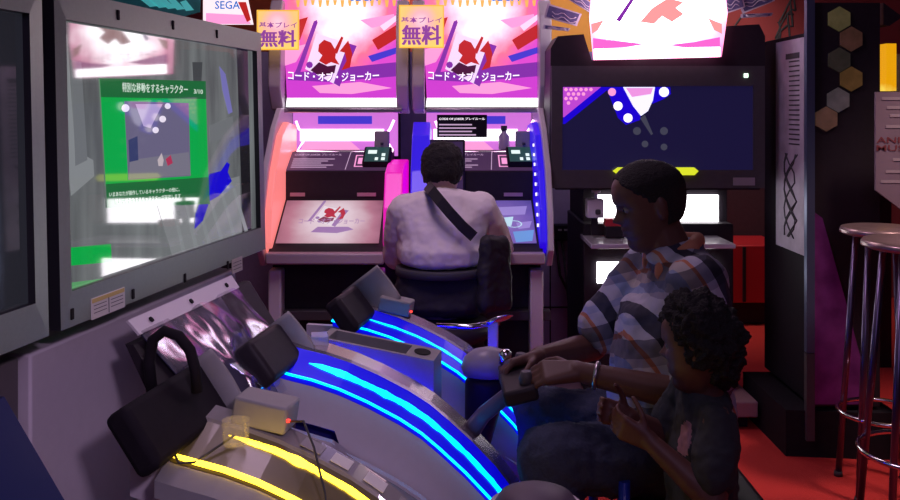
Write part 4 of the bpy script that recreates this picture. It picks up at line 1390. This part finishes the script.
SK1 = skin('dark brown skin', (.115, .052, .038))
SK2 = skin('deep brown skin', (.12, .05, .038))
SK3 = skin('light tan skin', (.55, .36, .28))
HAIR = mat('black hair', (.012, .01, .011), .75, noise=.5, nscale=220, bump=.8)


def plaid(name):
    m = bpy.data.materials.new(name)
    m.use_nodes = True
    nt = m.node_tree
    L = nt.links.new
    b = nt.nodes['Principled BSDF']
    b.inputs['Roughness'].default_value = .85
    tc = nt.nodes.new('ShaderNodeTexCoord')
    mp = nt.nodes.new('ShaderNodeMapping')
    mp.inputs['Rotation'].default_value = (0, math.radians(24), 0)
    L(tc.outputs['Object'], mp.inputs['Vector'])
    nz = nt.nodes.new('ShaderNodeTexNoise')
    nz.inputs['Scale'].default_value = 6
    L(tc.outputs['Object'], nz.inputs['Vector'])
    ad = nt.nodes.new('ShaderNodeVectorMath')
    ad.operation = 'MULTIPLY_ADD'
    ad.inputs[1].default_value = (.02, .02, .02)
    L(nz.outputs['Color'], ad.inputs[0])
    L(mp.outputs['Vector'], ad.inputs[2])
    sp = nt.nodes.new('ShaderNodeSeparateXYZ')
    L(ad.outputs['Vector'], sp.inputs[0])

    def bands(sock, period, stops, add=None):
        mm = nt.nodes.new('ShaderNodeMath')
        mm.operation = 'MULTIPLY_ADD'
        mm.inputs[1].default_value = 1 / period
        L(sock, mm.inputs[0])
        if add is not None:
            L(add, mm.inputs[2])
        fr = nt.nodes.new('ShaderNodeMath')
        fr.operation = 'FRACT'
        L(mm.outputs[0], fr.inputs[0])
        r = nt.nodes.new('ShaderNodeValToRGB')
        r.color_ramp.interpolation = 'CONSTANT'
        el = r.color_ramp.elements
        el[0].position, el[0].color = stops[0][0], (*stops[0][1], 1)
        el[1].position, el[1].color = stops[1][0], (*stops[1][1], 1)
        for p, c in stops[2:]:
            e = el.new(p)
            e.color = (*c, 1)
        L(fr.outputs[0], r.inputs['Fac'])
        return r.outputs['Color']
    yy = nt.nodes.new('ShaderNodeMath')
    yy.operation = 'MULTIPLY'
    yy.inputs[1].default_value = 1.5
    L(sp.outputs['Y'], yy.inputs[0])
    NAVY, PALE, SKY, ORG, CRM = (.035, .035, .06), (.46, .46, .55), (.25, .31, .47), (.5, .18, .09), (.48, .43, .41)
    v = bands(sp.outputs['X'], .16, [(0, NAVY), (.2, PALE), (.42, SKY), (.58, CRM), (.76, ORG), (.82, PALE)], yy.outputs[0])
    h = bands(sp.outputs['Z'], .15, [(0, (.16, .15, .2)), (.28, (1, 1, 1)), (.5, (.7, .78, .95)), (.62, (1, .98, .95)), (.86, (.55, .5, .55))])
    mx = nt.nodes.new('ShaderNodeMix')
    mx.data_type = 'RGBA'
    mx.blend_type = 'MULTIPLY'
    mx.inputs['Factor'].default_value = .85
    L(v, mx.inputs['A'])
    L(h, mx.inputs['B'])
    L(mx.outputs['Result'], b.inputs['Base Color'])
    return m


DENIM = mat('dark denim', (.045, .055, .10), .9, noise=.3, nscale=120, bump=.3)
SHOE = mat('pale trainer', (.5, .45, .45), .6)

# ---------------------------------------------------------------- man in the plaid shirt
man = thing('person', 'man in plaid short-sleeved shirt and jeans, seated facing left with both hands on the controls', 'person', (.55, 2.42, 0))
MH = head_frame((.532, 2.42, 1.248), (-1, -.10, 0), math.radians(13))
SHN, SHF = V((.615, 2.235, 1.065)), V((.60, 2.60, 1.07))
ELN, ELF = V((.625, 2.20, .79)), V((.425, 2.66, .80))
WRN, WRF = V((.325, 2.29, .835)), V((.245, 2.50, .815))
bm = bmesh.new()
head_bm(bm, MH, .99)
limb(bm, [((.56, 2.42, 1.19), .058), ((.605, 2.42, 1.08), .066)])
hull(bm, [((.62, 2.30, 1.045), .058), ((.615, 2.54, 1.045), .058), ((.62, 2.42, .82), (.12, .15, .08))])
hull(bm, [((.62, 2.42, .82), (.12, .15, .08)), ((.62, 2.42, .60), (.125, .165, .08))])
for sh, el, wr in ((SHN, ELN, WRN), (SHF, ELF, WRF)):
    limb(bm, [(sh, .052), (sh * .5 + el * .5, .047), (el, .040)])
    limb(bm, [(el, .040), (el * .7 + wr * .3, .041), (wr, .026)])
hand_bm(bm, WRN, (-.97, .05, -.05), (0.1, .5, -.9), (-.1, .9, .4), 1.0, (.55, .75, .6), .8)
hand_bm(bm, WRF, (-.88, -.30, -.12), (.1, -.3, -.9), (-.1, -.9, .3), 1.0, (.55, .75, .6), .8)
LEGS = [((.60, 2.33, .60), (.245, 2.235, .635), (.265, 2.23, .11)), ((.60, 2.51, .60), (.255, 2.56, .64), (.29, 2.57, .11))]
for hp, kn, an in LEGS:
    limb(bm, [(hp, .085), (kn, .058), (V(kn) * .6 + V(an) * .4 + V((.015, 0, 0)), .055), (an, .038)])
fuse('body', bm, SK1, man, .0045, 4)
eyes(man, MH, .99)
bm = bmesh.new()
scalp(bm, MH, .99, .0042, .082, -.06)
fuse('hair', bm, HAIR, man, .0035, 2, .001, 60)
bm = bmesh.new()
hull(bm, [((.625, 2.27, 1.065), .072), ((.62, 2.565, 1.065), .072), ((.595, 2.42, .86), (.155, .20, .08)), ((.635, 2.42, 1.085), (.075, .12, .05))], 14)
hull(bm, [((.595, 2.42, .86), (.155, .20, .08)), ((.60, 2.42, .645), (.165, .205, .07))], 14)
hull(bm, [((.52, 2.36, .95), (.06, .06, .05)), ((.52, 2.48, .95), (.06, .06, .05)), ((.50, 2.42, .72), (.075, .14, .07))], 12)
for sh, el in ((SHN, ELN), (SHF, ELF)):
    lo = sh * .25 + el * .75
    limb(bm, [(sh, .080), (sh * .5 + el * .5, .084), (lo, .088)], 14)
hull(bm, [((.585, 2.36, 1.11), (.06, .03, .03)), ((.648, 2.42, 1.13), (.028, .07, .03)), ((.585, 2.48, 1.11), (.06, .03, .03))], 10)
PL = plaid('plaid cotton')
ORC = mat('orange collar lining', (.55, .22, .12), .85)
fuse('plaid_shirt', bm, PL, man, .007, 5, .008, 7.0, mats=[PL])
bm = bmesh.new()
for sd in (-1, 1):
    hull(bm, [((.668, 2.42, 1.15), (.018, .03, .022)), ((.63, 2.42 + sd * .075, 1.14), (.02, .012, .024))], 10)
    hull(bm, [((.63, 2.42 + sd * .075, 1.14), (.02, .012, .024)), ((.545, 2.42 + sd * .075, 1.08), (.014, .01, .028))], 10)
fuse('collar', bm, ORC, man, .005, 3, label='orange toned shirt collar')
bm = bmesh.new()
for hp, kn, an in LEGS:
    limb(bm, [(hp, .108), (V(hp) * .5 + V(kn) * .5, .094), (kn, .078), (V(kn) * .6 + V(an) * .4 + V((.012, 0, 0)), .076), (V(an) + V((0, 0, .03)), .064)], 14)
hull(bm, [((.62, 2.33, .63), .10), ((.62, 2.51, .63), .10), ((.66, 2.42, .60), (.10, .16, .07))], 12)
fuse('jeans', bm, DENIM, man, .008, 5, .012, 9.0)
for hp, kn, an in LEGS:
    bm = bmesh.new()
    a = V(an)
    hull(bm, [((a.x, a.y, .06), (.045, .042, .055)), ((a.x - .15, a.y, .035), (.06, .042, .032))], 12)
    fuse('shoe', bm, SHOE, man, .006, 4)
wt = MB().torus((0, 0, 0), .031, .006, STEEL, 24, 8)
qd = (WRN - ELN).to_track_quat('Z', 'Y').to_matrix().to_4x4()
for v in wt.bm.verts:
    v.co = Matrix.Translation(WRN * .85 + ELN * .15) @ qd @ v.co
part('wristwatch', man, wt)
# the stick unit under his hands
stk = thing('control_stick', 'black joystick unit under the seated man hands', 'joystick', (.165, 2.40, .5))
part('mount', stk, MB().tube([P(470, 432, 2.47), P(484, 414, 2.46), P(520, 385, 2.43), P(532, 377, 2.42)], [.026, .022, .020, .018], mat('violet grey plastic', (.12, .09, .16), .35), 12))
part('stick_base', stk, MB().box((.18, 2.40, .775), (.09, .26, .04), BLK, Matrix.Rotation(math.radians(-14), 3, 'Y'), .01))
for yy in (2.31, 2.48):
    part('grip', stk, MB().tube([(.195, yy, .79), (.195, yy, .81), (.195, yy, .83)], [.016, .019, .013], CHAR, 12))
part('chrome_cap', stk, MB().lathe([(0, 0), (.018, 0), (.018, .03), (.01, .04), (0, .04)], (.155, 2.52, .79), CHROME, 16, cap=False))
gt = thing('hand_rest', 'rounded grey hand rest on the far blue console, left of the man hands', 'hand rest', P(486, 372, 2.75))
gm = MB()
gm.loft([[P(x, y, 2.75) + V((rx * math.cos(a), ry * math.sin(a), zz)) for a in [i * math.pi / 10 for i in range(20)]] for x, y, rx, ry, zz in
         [(488, 374, .075, .06, 0), (487, 366, .08, .065, 0), (487, 357, .07, .055, 0), (488, 350, .045, .035, 0), (489, 347, .01, .01, 0)]], mat('grey translucent shell', (.35, .32, .42), .35))
part('shell', gt, gm)
bm = bmesh.new()
gc = P(487, 374, 2.75)
hull(bm, [((gc.x, gc.y, gc.z - .02), (.07, .055, .02)), ((gc.x - .03, gc.y + .03, .46), (.04, .05, .02))], 14)
fuse('mount', bm, BLK, gt, .008, 3)
# his stool with blue tube legs
chs = thing('chair', 'seat with blue tube legs carrying the man in the plaid shirt', 'chair', (.60, 2.42, 0), 'player seats')
part('seat', chs, MB().box((.62, 2.42, .49), (.36, .38, .06), BLK, bevel=.02, seg=3))
BTUBE = mat('blue enamelled tube', (.02, .05, .55), .25, coat=.5)
for sx in (-1, 1):
    for sy in (-1, 1):
        part('leg', chs, MB().tube([(.62 + sx * .197, 2.42 + sy * .235, .60 if sx < 0 else .49), (.62 + sx * .197, 2.42 + sy * .237, .3), (.62 + sx * .20, 2.42 + sy * .24, .002)], .014, BTUBE, 12))
        part('bracket', chs, MB().tube([(.62 + sx * .15, 2.42 + sy * .16, .475), (.62 + sx * .197, 2.42 + sy * .235, .475)], .010, BTUBE, 8))

# ---------------------------------------------------------------- child
kid = thing('person', 'child with black curly hair and dark T-shirt, standing with hands raised beside the seated man', 'person', (.58, 1.97, 0))
KF = V((-.88, .47, 0)).normalized()
KH = head_frame((.543, 1.975, .985), KF, math.radians(6))
KS = .82
SN, SF = V((.562, 1.89, .845)), V((.545, 2.07, .85))
EN, EF = V((.538, 1.84, .70)), V((.50, 2.09, .74))
WN, WF = V((.425, 1.915, .795)), V((.40, 2.005, .815))
bm = bmesh.new()
head_bm(bm, KH, KS, .006)
limb(bm, [((.555, 1.98, .91), .040), ((.57, 1.98, .85), .044)])
hull(bm, [((.562, 1.925, .835), .035), ((.555, 2.035, .835), .035), ((.55, 1.98, .66), (.055, .085, .06))])
hull(bm, [((.55, 1.98, .66), (.055, .085, .06)), ((.56, 1.98, .54), (.064, .10, .06))])
for s_, e_, w_ in ((SN, EN, WN), (SF, EF, WF)):
    limb(bm, [(s_, .036), (s_ * .5 + e_ * .5, .033), (e_, .029)])
    limb(bm, [(e_, .029), (e_ * .7 + w_ * .3, .029), (w_, .020)])
hand_bm(bm, WN, (-.8, .25, .35), (.2, .9, .2), (-.3, .1, .95), .72, (.5, .6, .5), .6)
hand_bm(bm, WF, (-.85, -.2, .3), (.2, -.9, .2), (-.3, .1, .95), .72, (.5, .6, .5), .6)
KLEG = [((.59, 1.925, .53), (.575, 1.915, .29), (.60, 1.915, .07)), ((.59, 2.035, .53), (.575, 2.045, .29), (.60, 2.045, .07))]
for hp, kn, an in KLEG:
    limb(bm, [(hp, .062), (kn, .045), (V(kn) * .6 + V(an) * .4 + V((.012, 0, 0)), .043), (an, .030)])
fuse('body', bm, SK2, kid, .004, 4)
eyes(kid, KH, KS)
bm = bmesh.new()
Ml = lambda x, y, z: KH @ V((x * KS, y * KS, z * KS))
hull(bm, [(Ml(-.012, 0, .055), .092 * KS), (Ml(-.05, 0, .015), .080 * KS), (Ml(.028, 0, .078), .062 * KS), (Ml(-.03, .030, .02), .074 * KS), (Ml(-.03, -.030, .02), .074 * KS), (Ml(-.05, 0, -.05), .058 * KS)], 16)
fuse('hair', bm, HAIR, kid, .0045, 2, .012, 38, label='black curly hair')
TEE = mat('dark green grey cotton', (.035, .038, .042), .9, noise=.25, nscale=60)
bm = bmesh.new()
hull(bm, [((.565, 1.92, .845), .043), ((.555, 2.04, .845), .043), ((.55, 1.98, .68), (.072, .105, .06))], 12)
hull(bm, [((.55, 1.98, .68), (.072, .105, .06)), ((.555, 1.98, .50), (.084, .12, .04))], 12)
for s_, e_ in ((SN, EN), (SF, EF)):
    limb(bm, [(s_, .044), (s_ * .35 + e_ * .65, .050)], 12)
hull(bm, [((.563, 1.98, .88), (.046, .055, .014)), ((.57, 1.98, .86), (.055, .07, .02))], 12)
PINKP = mat('faded pink print', (.34, .17, .2), .85, noise=.4, nscale=70)
fuse('t_shirt', bm, TEE, kid, .0055, 4, .008, 11, mats=[TEE, PINKP], pick=lambda c: 1 if c.x < .54 and ((c.y - 1.945) / .03) ** 2 + ((c.z - .79) / .035) ** 2 < 1 + .5 * mnoise.noise(c * 60) else 0)
bm = bmesh.new()
for hp, kn, an in KLEG:
    limb(bm, [(hp, .080), (kn, .062), (V(an) + V((0, 0, .03)), .052)], 12)
hull(bm, [((.59, 1.925, .54), .078), ((.59, 2.035, .54), .078)], 12)
fuse('trousers', bm, mat('dark cotton trousers', (.03, .028, .035), .9), kid, .007, 4, .008, 10)
for hp, kn, an in KLEG:
    bm = bmesh.new()
    a = V(an)
    hull(bm, [((a.x, a.y, .045), (.036, .032, .042)), ((a.x - .10, a.y, .026), (.045, .032, .024))], 12)
    fuse('shoe', bm, SHOE, kid, .006, 4)

# ---------------------------------------------------------------- player with his back to us
pl_ = thing('person', 'man in white shirt seated with his back to the camera, playing the blue-winged cabinet', 'person', (-.05, 3.72, 0))
PX, PY = -.035, 3.74
PH = head_frame((-.032, 3.80, 1.235), (.05, 1, 0), math.radians(20))
bm = bmesh.new()
head_bm(bm, PH, .98)
limb(bm, [((-.03, 3.78, 1.18), .056), ((-.03, 3.75, 1.11), .062)])
hull(bm, [((-.15, 3.75, 1.08), .06), ((.09, 3.75, 1.08), .06), ((PX, PY, .86), (.15, .12, .08))])
hull(bm, [((PX, PY, .86), (.14, .10, .08)), ((PX, PY, .68), (.13, .08, .06))])
PA = [(V((-.18, 3.76, 1.075)), V((-.225, 3.86, .88)), V((-.13, 3.99, .965))), (V((.125, 3.76, 1.085)), V((.205, 3.88, .91)), V((.215, 4.0, .97)))]
for s_, e_, w_ in PA:
    limb(bm, [(s_, .055), (e_, .045), (w_, .028)])
hand_bm(bm, PA[0][2], (.25, .9, .2), (0, -.3, -.9), (.9, 0, .2), .95, (.25, .35, .3), .4)
hand_bm(bm, PA[1][2], (-.1, .95, .25), (0, -.3, -.9), (-.9, 0, .2), .95, (.25, .35, .3), .4)
PLG = [((PX - .09, 3.72, .745), (-.16, 3.99, .66), (-.17, 3.93, .12)), ((PX + .09, 3.72, .745), (.08, 3.99, .66), (.09, 3.93, .12))]
for hp, kn, an in PLG:
    limb(bm, [(hp, .088), (kn, .06), (an, .038)])
fuse('body', bm, SK3, pl_, .006, 4)
bm = bmesh.new()
scalp(bm, PH, .98, .016, .055, -.055)
fuse('hair', bm, HAIR, pl_, .005, 3, .006, 30)
eyes(pl_, PH, .98)
SHW = mat('white cotton shirt', (.80, .74, .76), .85, noise=.06, nscale=20)
bm = bmesh.new()
hull(bm, [((-.155, 3.745, 1.075), .078), ((.10, 3.745, 1.08), .078), ((PX, PY, .95), (.185, .15, .07)), ((-.03, 3.745, 1.15), (.07, .06, .03))], 14)
hull(bm, [((PX, PY, .95), (.185, .15, .07)), ((PX, PY - .01, .885), (.185, .16, .045)), ((PX, PY - .01, .92), (.19, .162, .05))], 14)
for s_, e_, w_ in PA:
    limb(bm, [(s_, .080), (s_ * .4 + e_ * .6, .078), (e_, .066), (e_ * .5 + w_ * .5, .056)], 14)
fuse('shirt', bm, SHW, pl_, .007, 5, .007, 7)
bm = bmesh.new()
for hp, kn, an in PLG:
    limb(bm, [(hp, .112), (kn, .080), (an, .062)], 12)
hull(bm, [((PX - .09, 3.71, .78), .10), ((PX + .09, 3.71, .78), .10), ((PX, 3.71, .70), (.19, .14, .05))], 12)
fuse('trousers', bm, mat('black trousers', (.022, .02, .028), .85), pl_, .008, 4, .008, 9)
part('belt', pl_, MB().loft([[V((PX + .186 * math.cos(a) * g, PY - .015 + .158 * math.sin(a) * g, z)) for a in [i * math.pi / 16 for i in range(32)]] for g, z in ((1.0, .822), (1.03, .826), (1.03, .85), (1.0, .855))], INKD))
for hp, kn, an in PLG:
    bm = bmesh.new()
    a = V(an)
    hull(bm, [((a.x, a.y, .06), (.042, .045, .055)), ((a.x, a.y + .14, .035), (.042, .06, .032))], 12)
    fuse('shoe', bm, mat('black shoe leather', (.02, .02, .02), .4) if 'black shoe leather' not in MATS else MATS['black shoe leather'], pl_, .006, 4)
stl = thing('chair', 'round black stool under the man in the white shirt', 'chair', (PX, 3.70, 0), 'player seats')
part('seat', stl, MB().lathe([(0, .57), (.19, .57), (.205, .59), (.205, .615), (.19, .635), (0, .64)], (PX, 3.70, 0), BLK, 36, cap=False))
part('post', stl, MB().lathe([(.03, .03), (.03, .57)], (PX, 3.70, 0), CHROME, 20))
part('foot_plate', stl, MB().lathe([(0, 0), (.19, 0), (.19, .012), (.05, .035), (0, .035)], (PX, 3.70, 0), BLK2, 36, cap=False))
# shoulder bag
bag = thing('shoulder_bag', 'black bag hanging at right hip of the man in white shirt', 'bag', (.17, 3.66, .68))
bm = bmesh.new()
hull(bm, [((.145, 3.62, .97), .03), ((.215, 3.66, .96), .03), ((.14, 3.60, .72), .035), ((.22, 3.65, .72), .035)], 12)
BAGM = mat('black nylon', (.02, .018, .022), .6, noise=.3, nscale=40)
fuse('pouch', bm, BAGM, bag, .006, 3, .006, 12)
stp = MB()
path = [P(427, 185, 3.70), P(431, 190, 3.60), P(440, 201, 3.57), P(450, 213, 3.565), P(462, 226, 3.57), P(474, 237, 3.58)]
wv = V((.014, 0, .017))
stp.loft([[p - wv, p + wv, p + wv + V((0, .006, 0)), p - wv + V((0, .006, 0))] for p in path], BAGM, smooth=False)
part('strap', bag, stp)
# empty seat at the near edge
nch = thing('chair', 'empty round-backed seat with pale rim at the bottom edge beside the blue console', 'chair', (.16, 1.72, 0), 'player seats')
rc = V((.165, 1.72, -.022))
part('backrest', nch, MB().lathe([(0, .73), (.07, .73), (.083, .745), (.083, .765), (.07, .785), (.042, .797), (0, .80)], rc, mat('dark seat pad', (.10, .07, .10), .5), 36, cap=False))
part('rim', nch, MB().torus(rc + V((0, 0, .760)), .084, .009, mat('pale rim plastic', (.6, .52, .55), .4), 40, 10))
part('post', nch, MB().lathe([(.022, .05), (.022, .735)], rc, CHROME, 16))
part('foot_plate', nch, MB().lathe([(0, .022), (.15, .022), (.15, .034), (.04, .057), (0, .057)], rc, BLK2, 32, cap=False))

# ================================================================== light and camera
w = bpy.data.worlds.new('world')
S.world = w
w.use_nodes = True
w.node_tree.nodes['Background'].inputs['Color'].default_value = (.02, .015, .03, 1)


def lamp(name, kind, loc, col, en, size=.3, target=None, angle=None):
    l = bpy.data.lights.new(name, kind)
    l.color = col
    l.energy = en
    if kind == 'AREA':
        l.shape = 'DISK'
        l.size = size
    elif kind in ('SPOT', 'POINT'):
        l.shadow_soft_size = size
    if kind == 'SPOT' and angle:
        l.spot_size = angle
        l.spot_blend = .6
    o = bpy.data.objects.new(name, l)
    COL.objects.link(o)
    o.location = loc
    if target is not None:
        o.rotation_euler = (V(target) - V(loc)).to_track_quat('-Z', 'Y').to_euler()
    return o


lamp('ceiling_fill', 'AREA', (.2, .4, 2.9), (.85, .6, 1.0), 8, 1.6, (.1, 1.2, 0))  # added overhead fill without a fitting, lifts the foreground
lamp('ceiling_fill', 'AREA', (-.3, 3.0, 2.9), (1.0, .66, .95), 12, .7, (-.1, 3.5, .8))  # added overhead fill without a fitting, brightens the player
lamp('ceiling_fill', 'AREA', (.7, 5.15, 2.8), (.6, .45, 1.0), 6, .4, (.6, 5.5, .5))  # added purple lamp, brightens the partition
lamp('camera_side_fill', 'AREA', (.6, -1.6, 2.7), (.55, .4, 1.0), 8, 1.2, (.6, 4.0, .9))  # added fill behind the camera, lifts the black cabinet fronts
lamp('aimed_spot', 'SPOT', (1.3, -1.2, 2.9), (.9, .65, 1.0), 170, .2, (-.75, 2.0, .6), math.radians(26))  # added spot, brightens the pedestals on the left
lamp('aimed_spot', 'SPOT', (-.1, 2.4, 2.95), (1.0, .72, .92), 32, .2, (-.03, 3.65, 1.0), math.radians(36))  # added spot, brightens the white shirt of the player
lamp('aimed_spot', 'SPOT', (2.2, 3.0, 2.9), (1.0, .7, .65), 130, .15, (2.2, 3.4, 0), math.radians(62))
lamp('aimed_spot', 'SPOT', (1.9, 6.0, 2.9), (1.0, .8, .7), 60, .15, (1.6, 7.2, 1.2), math.radians(110))
lamp('aimed_spot', 'SPOT', (-.3, 6.3, 2.9), (1.0, .8, .6), 60, .15, (.2, 7.2, 2.0), math.radians(120))

cam = bpy.data.cameras.new('camera')
cam.sensor_width = 36
cam.lens = 36 * F / 900
cam.shift_y = -(HY - 250) / 900 * -1 if False else (HY - 250) / 900
co = bpy.data.objects.new('camera', cam)
COL.objects.link(co)
co.location = (0, 0, CZ)
co.rotation_euler = (math.radians(90), 0, 0)
cam.clip_start = .05
S.camera = co
S.view_settings.view_transform = 'Standard'
S.view_settings.look = 'None'
S.view_settings.exposure = 0
S.view_settings.gamma = 1
S.view_settings.use_curve_mapping = False
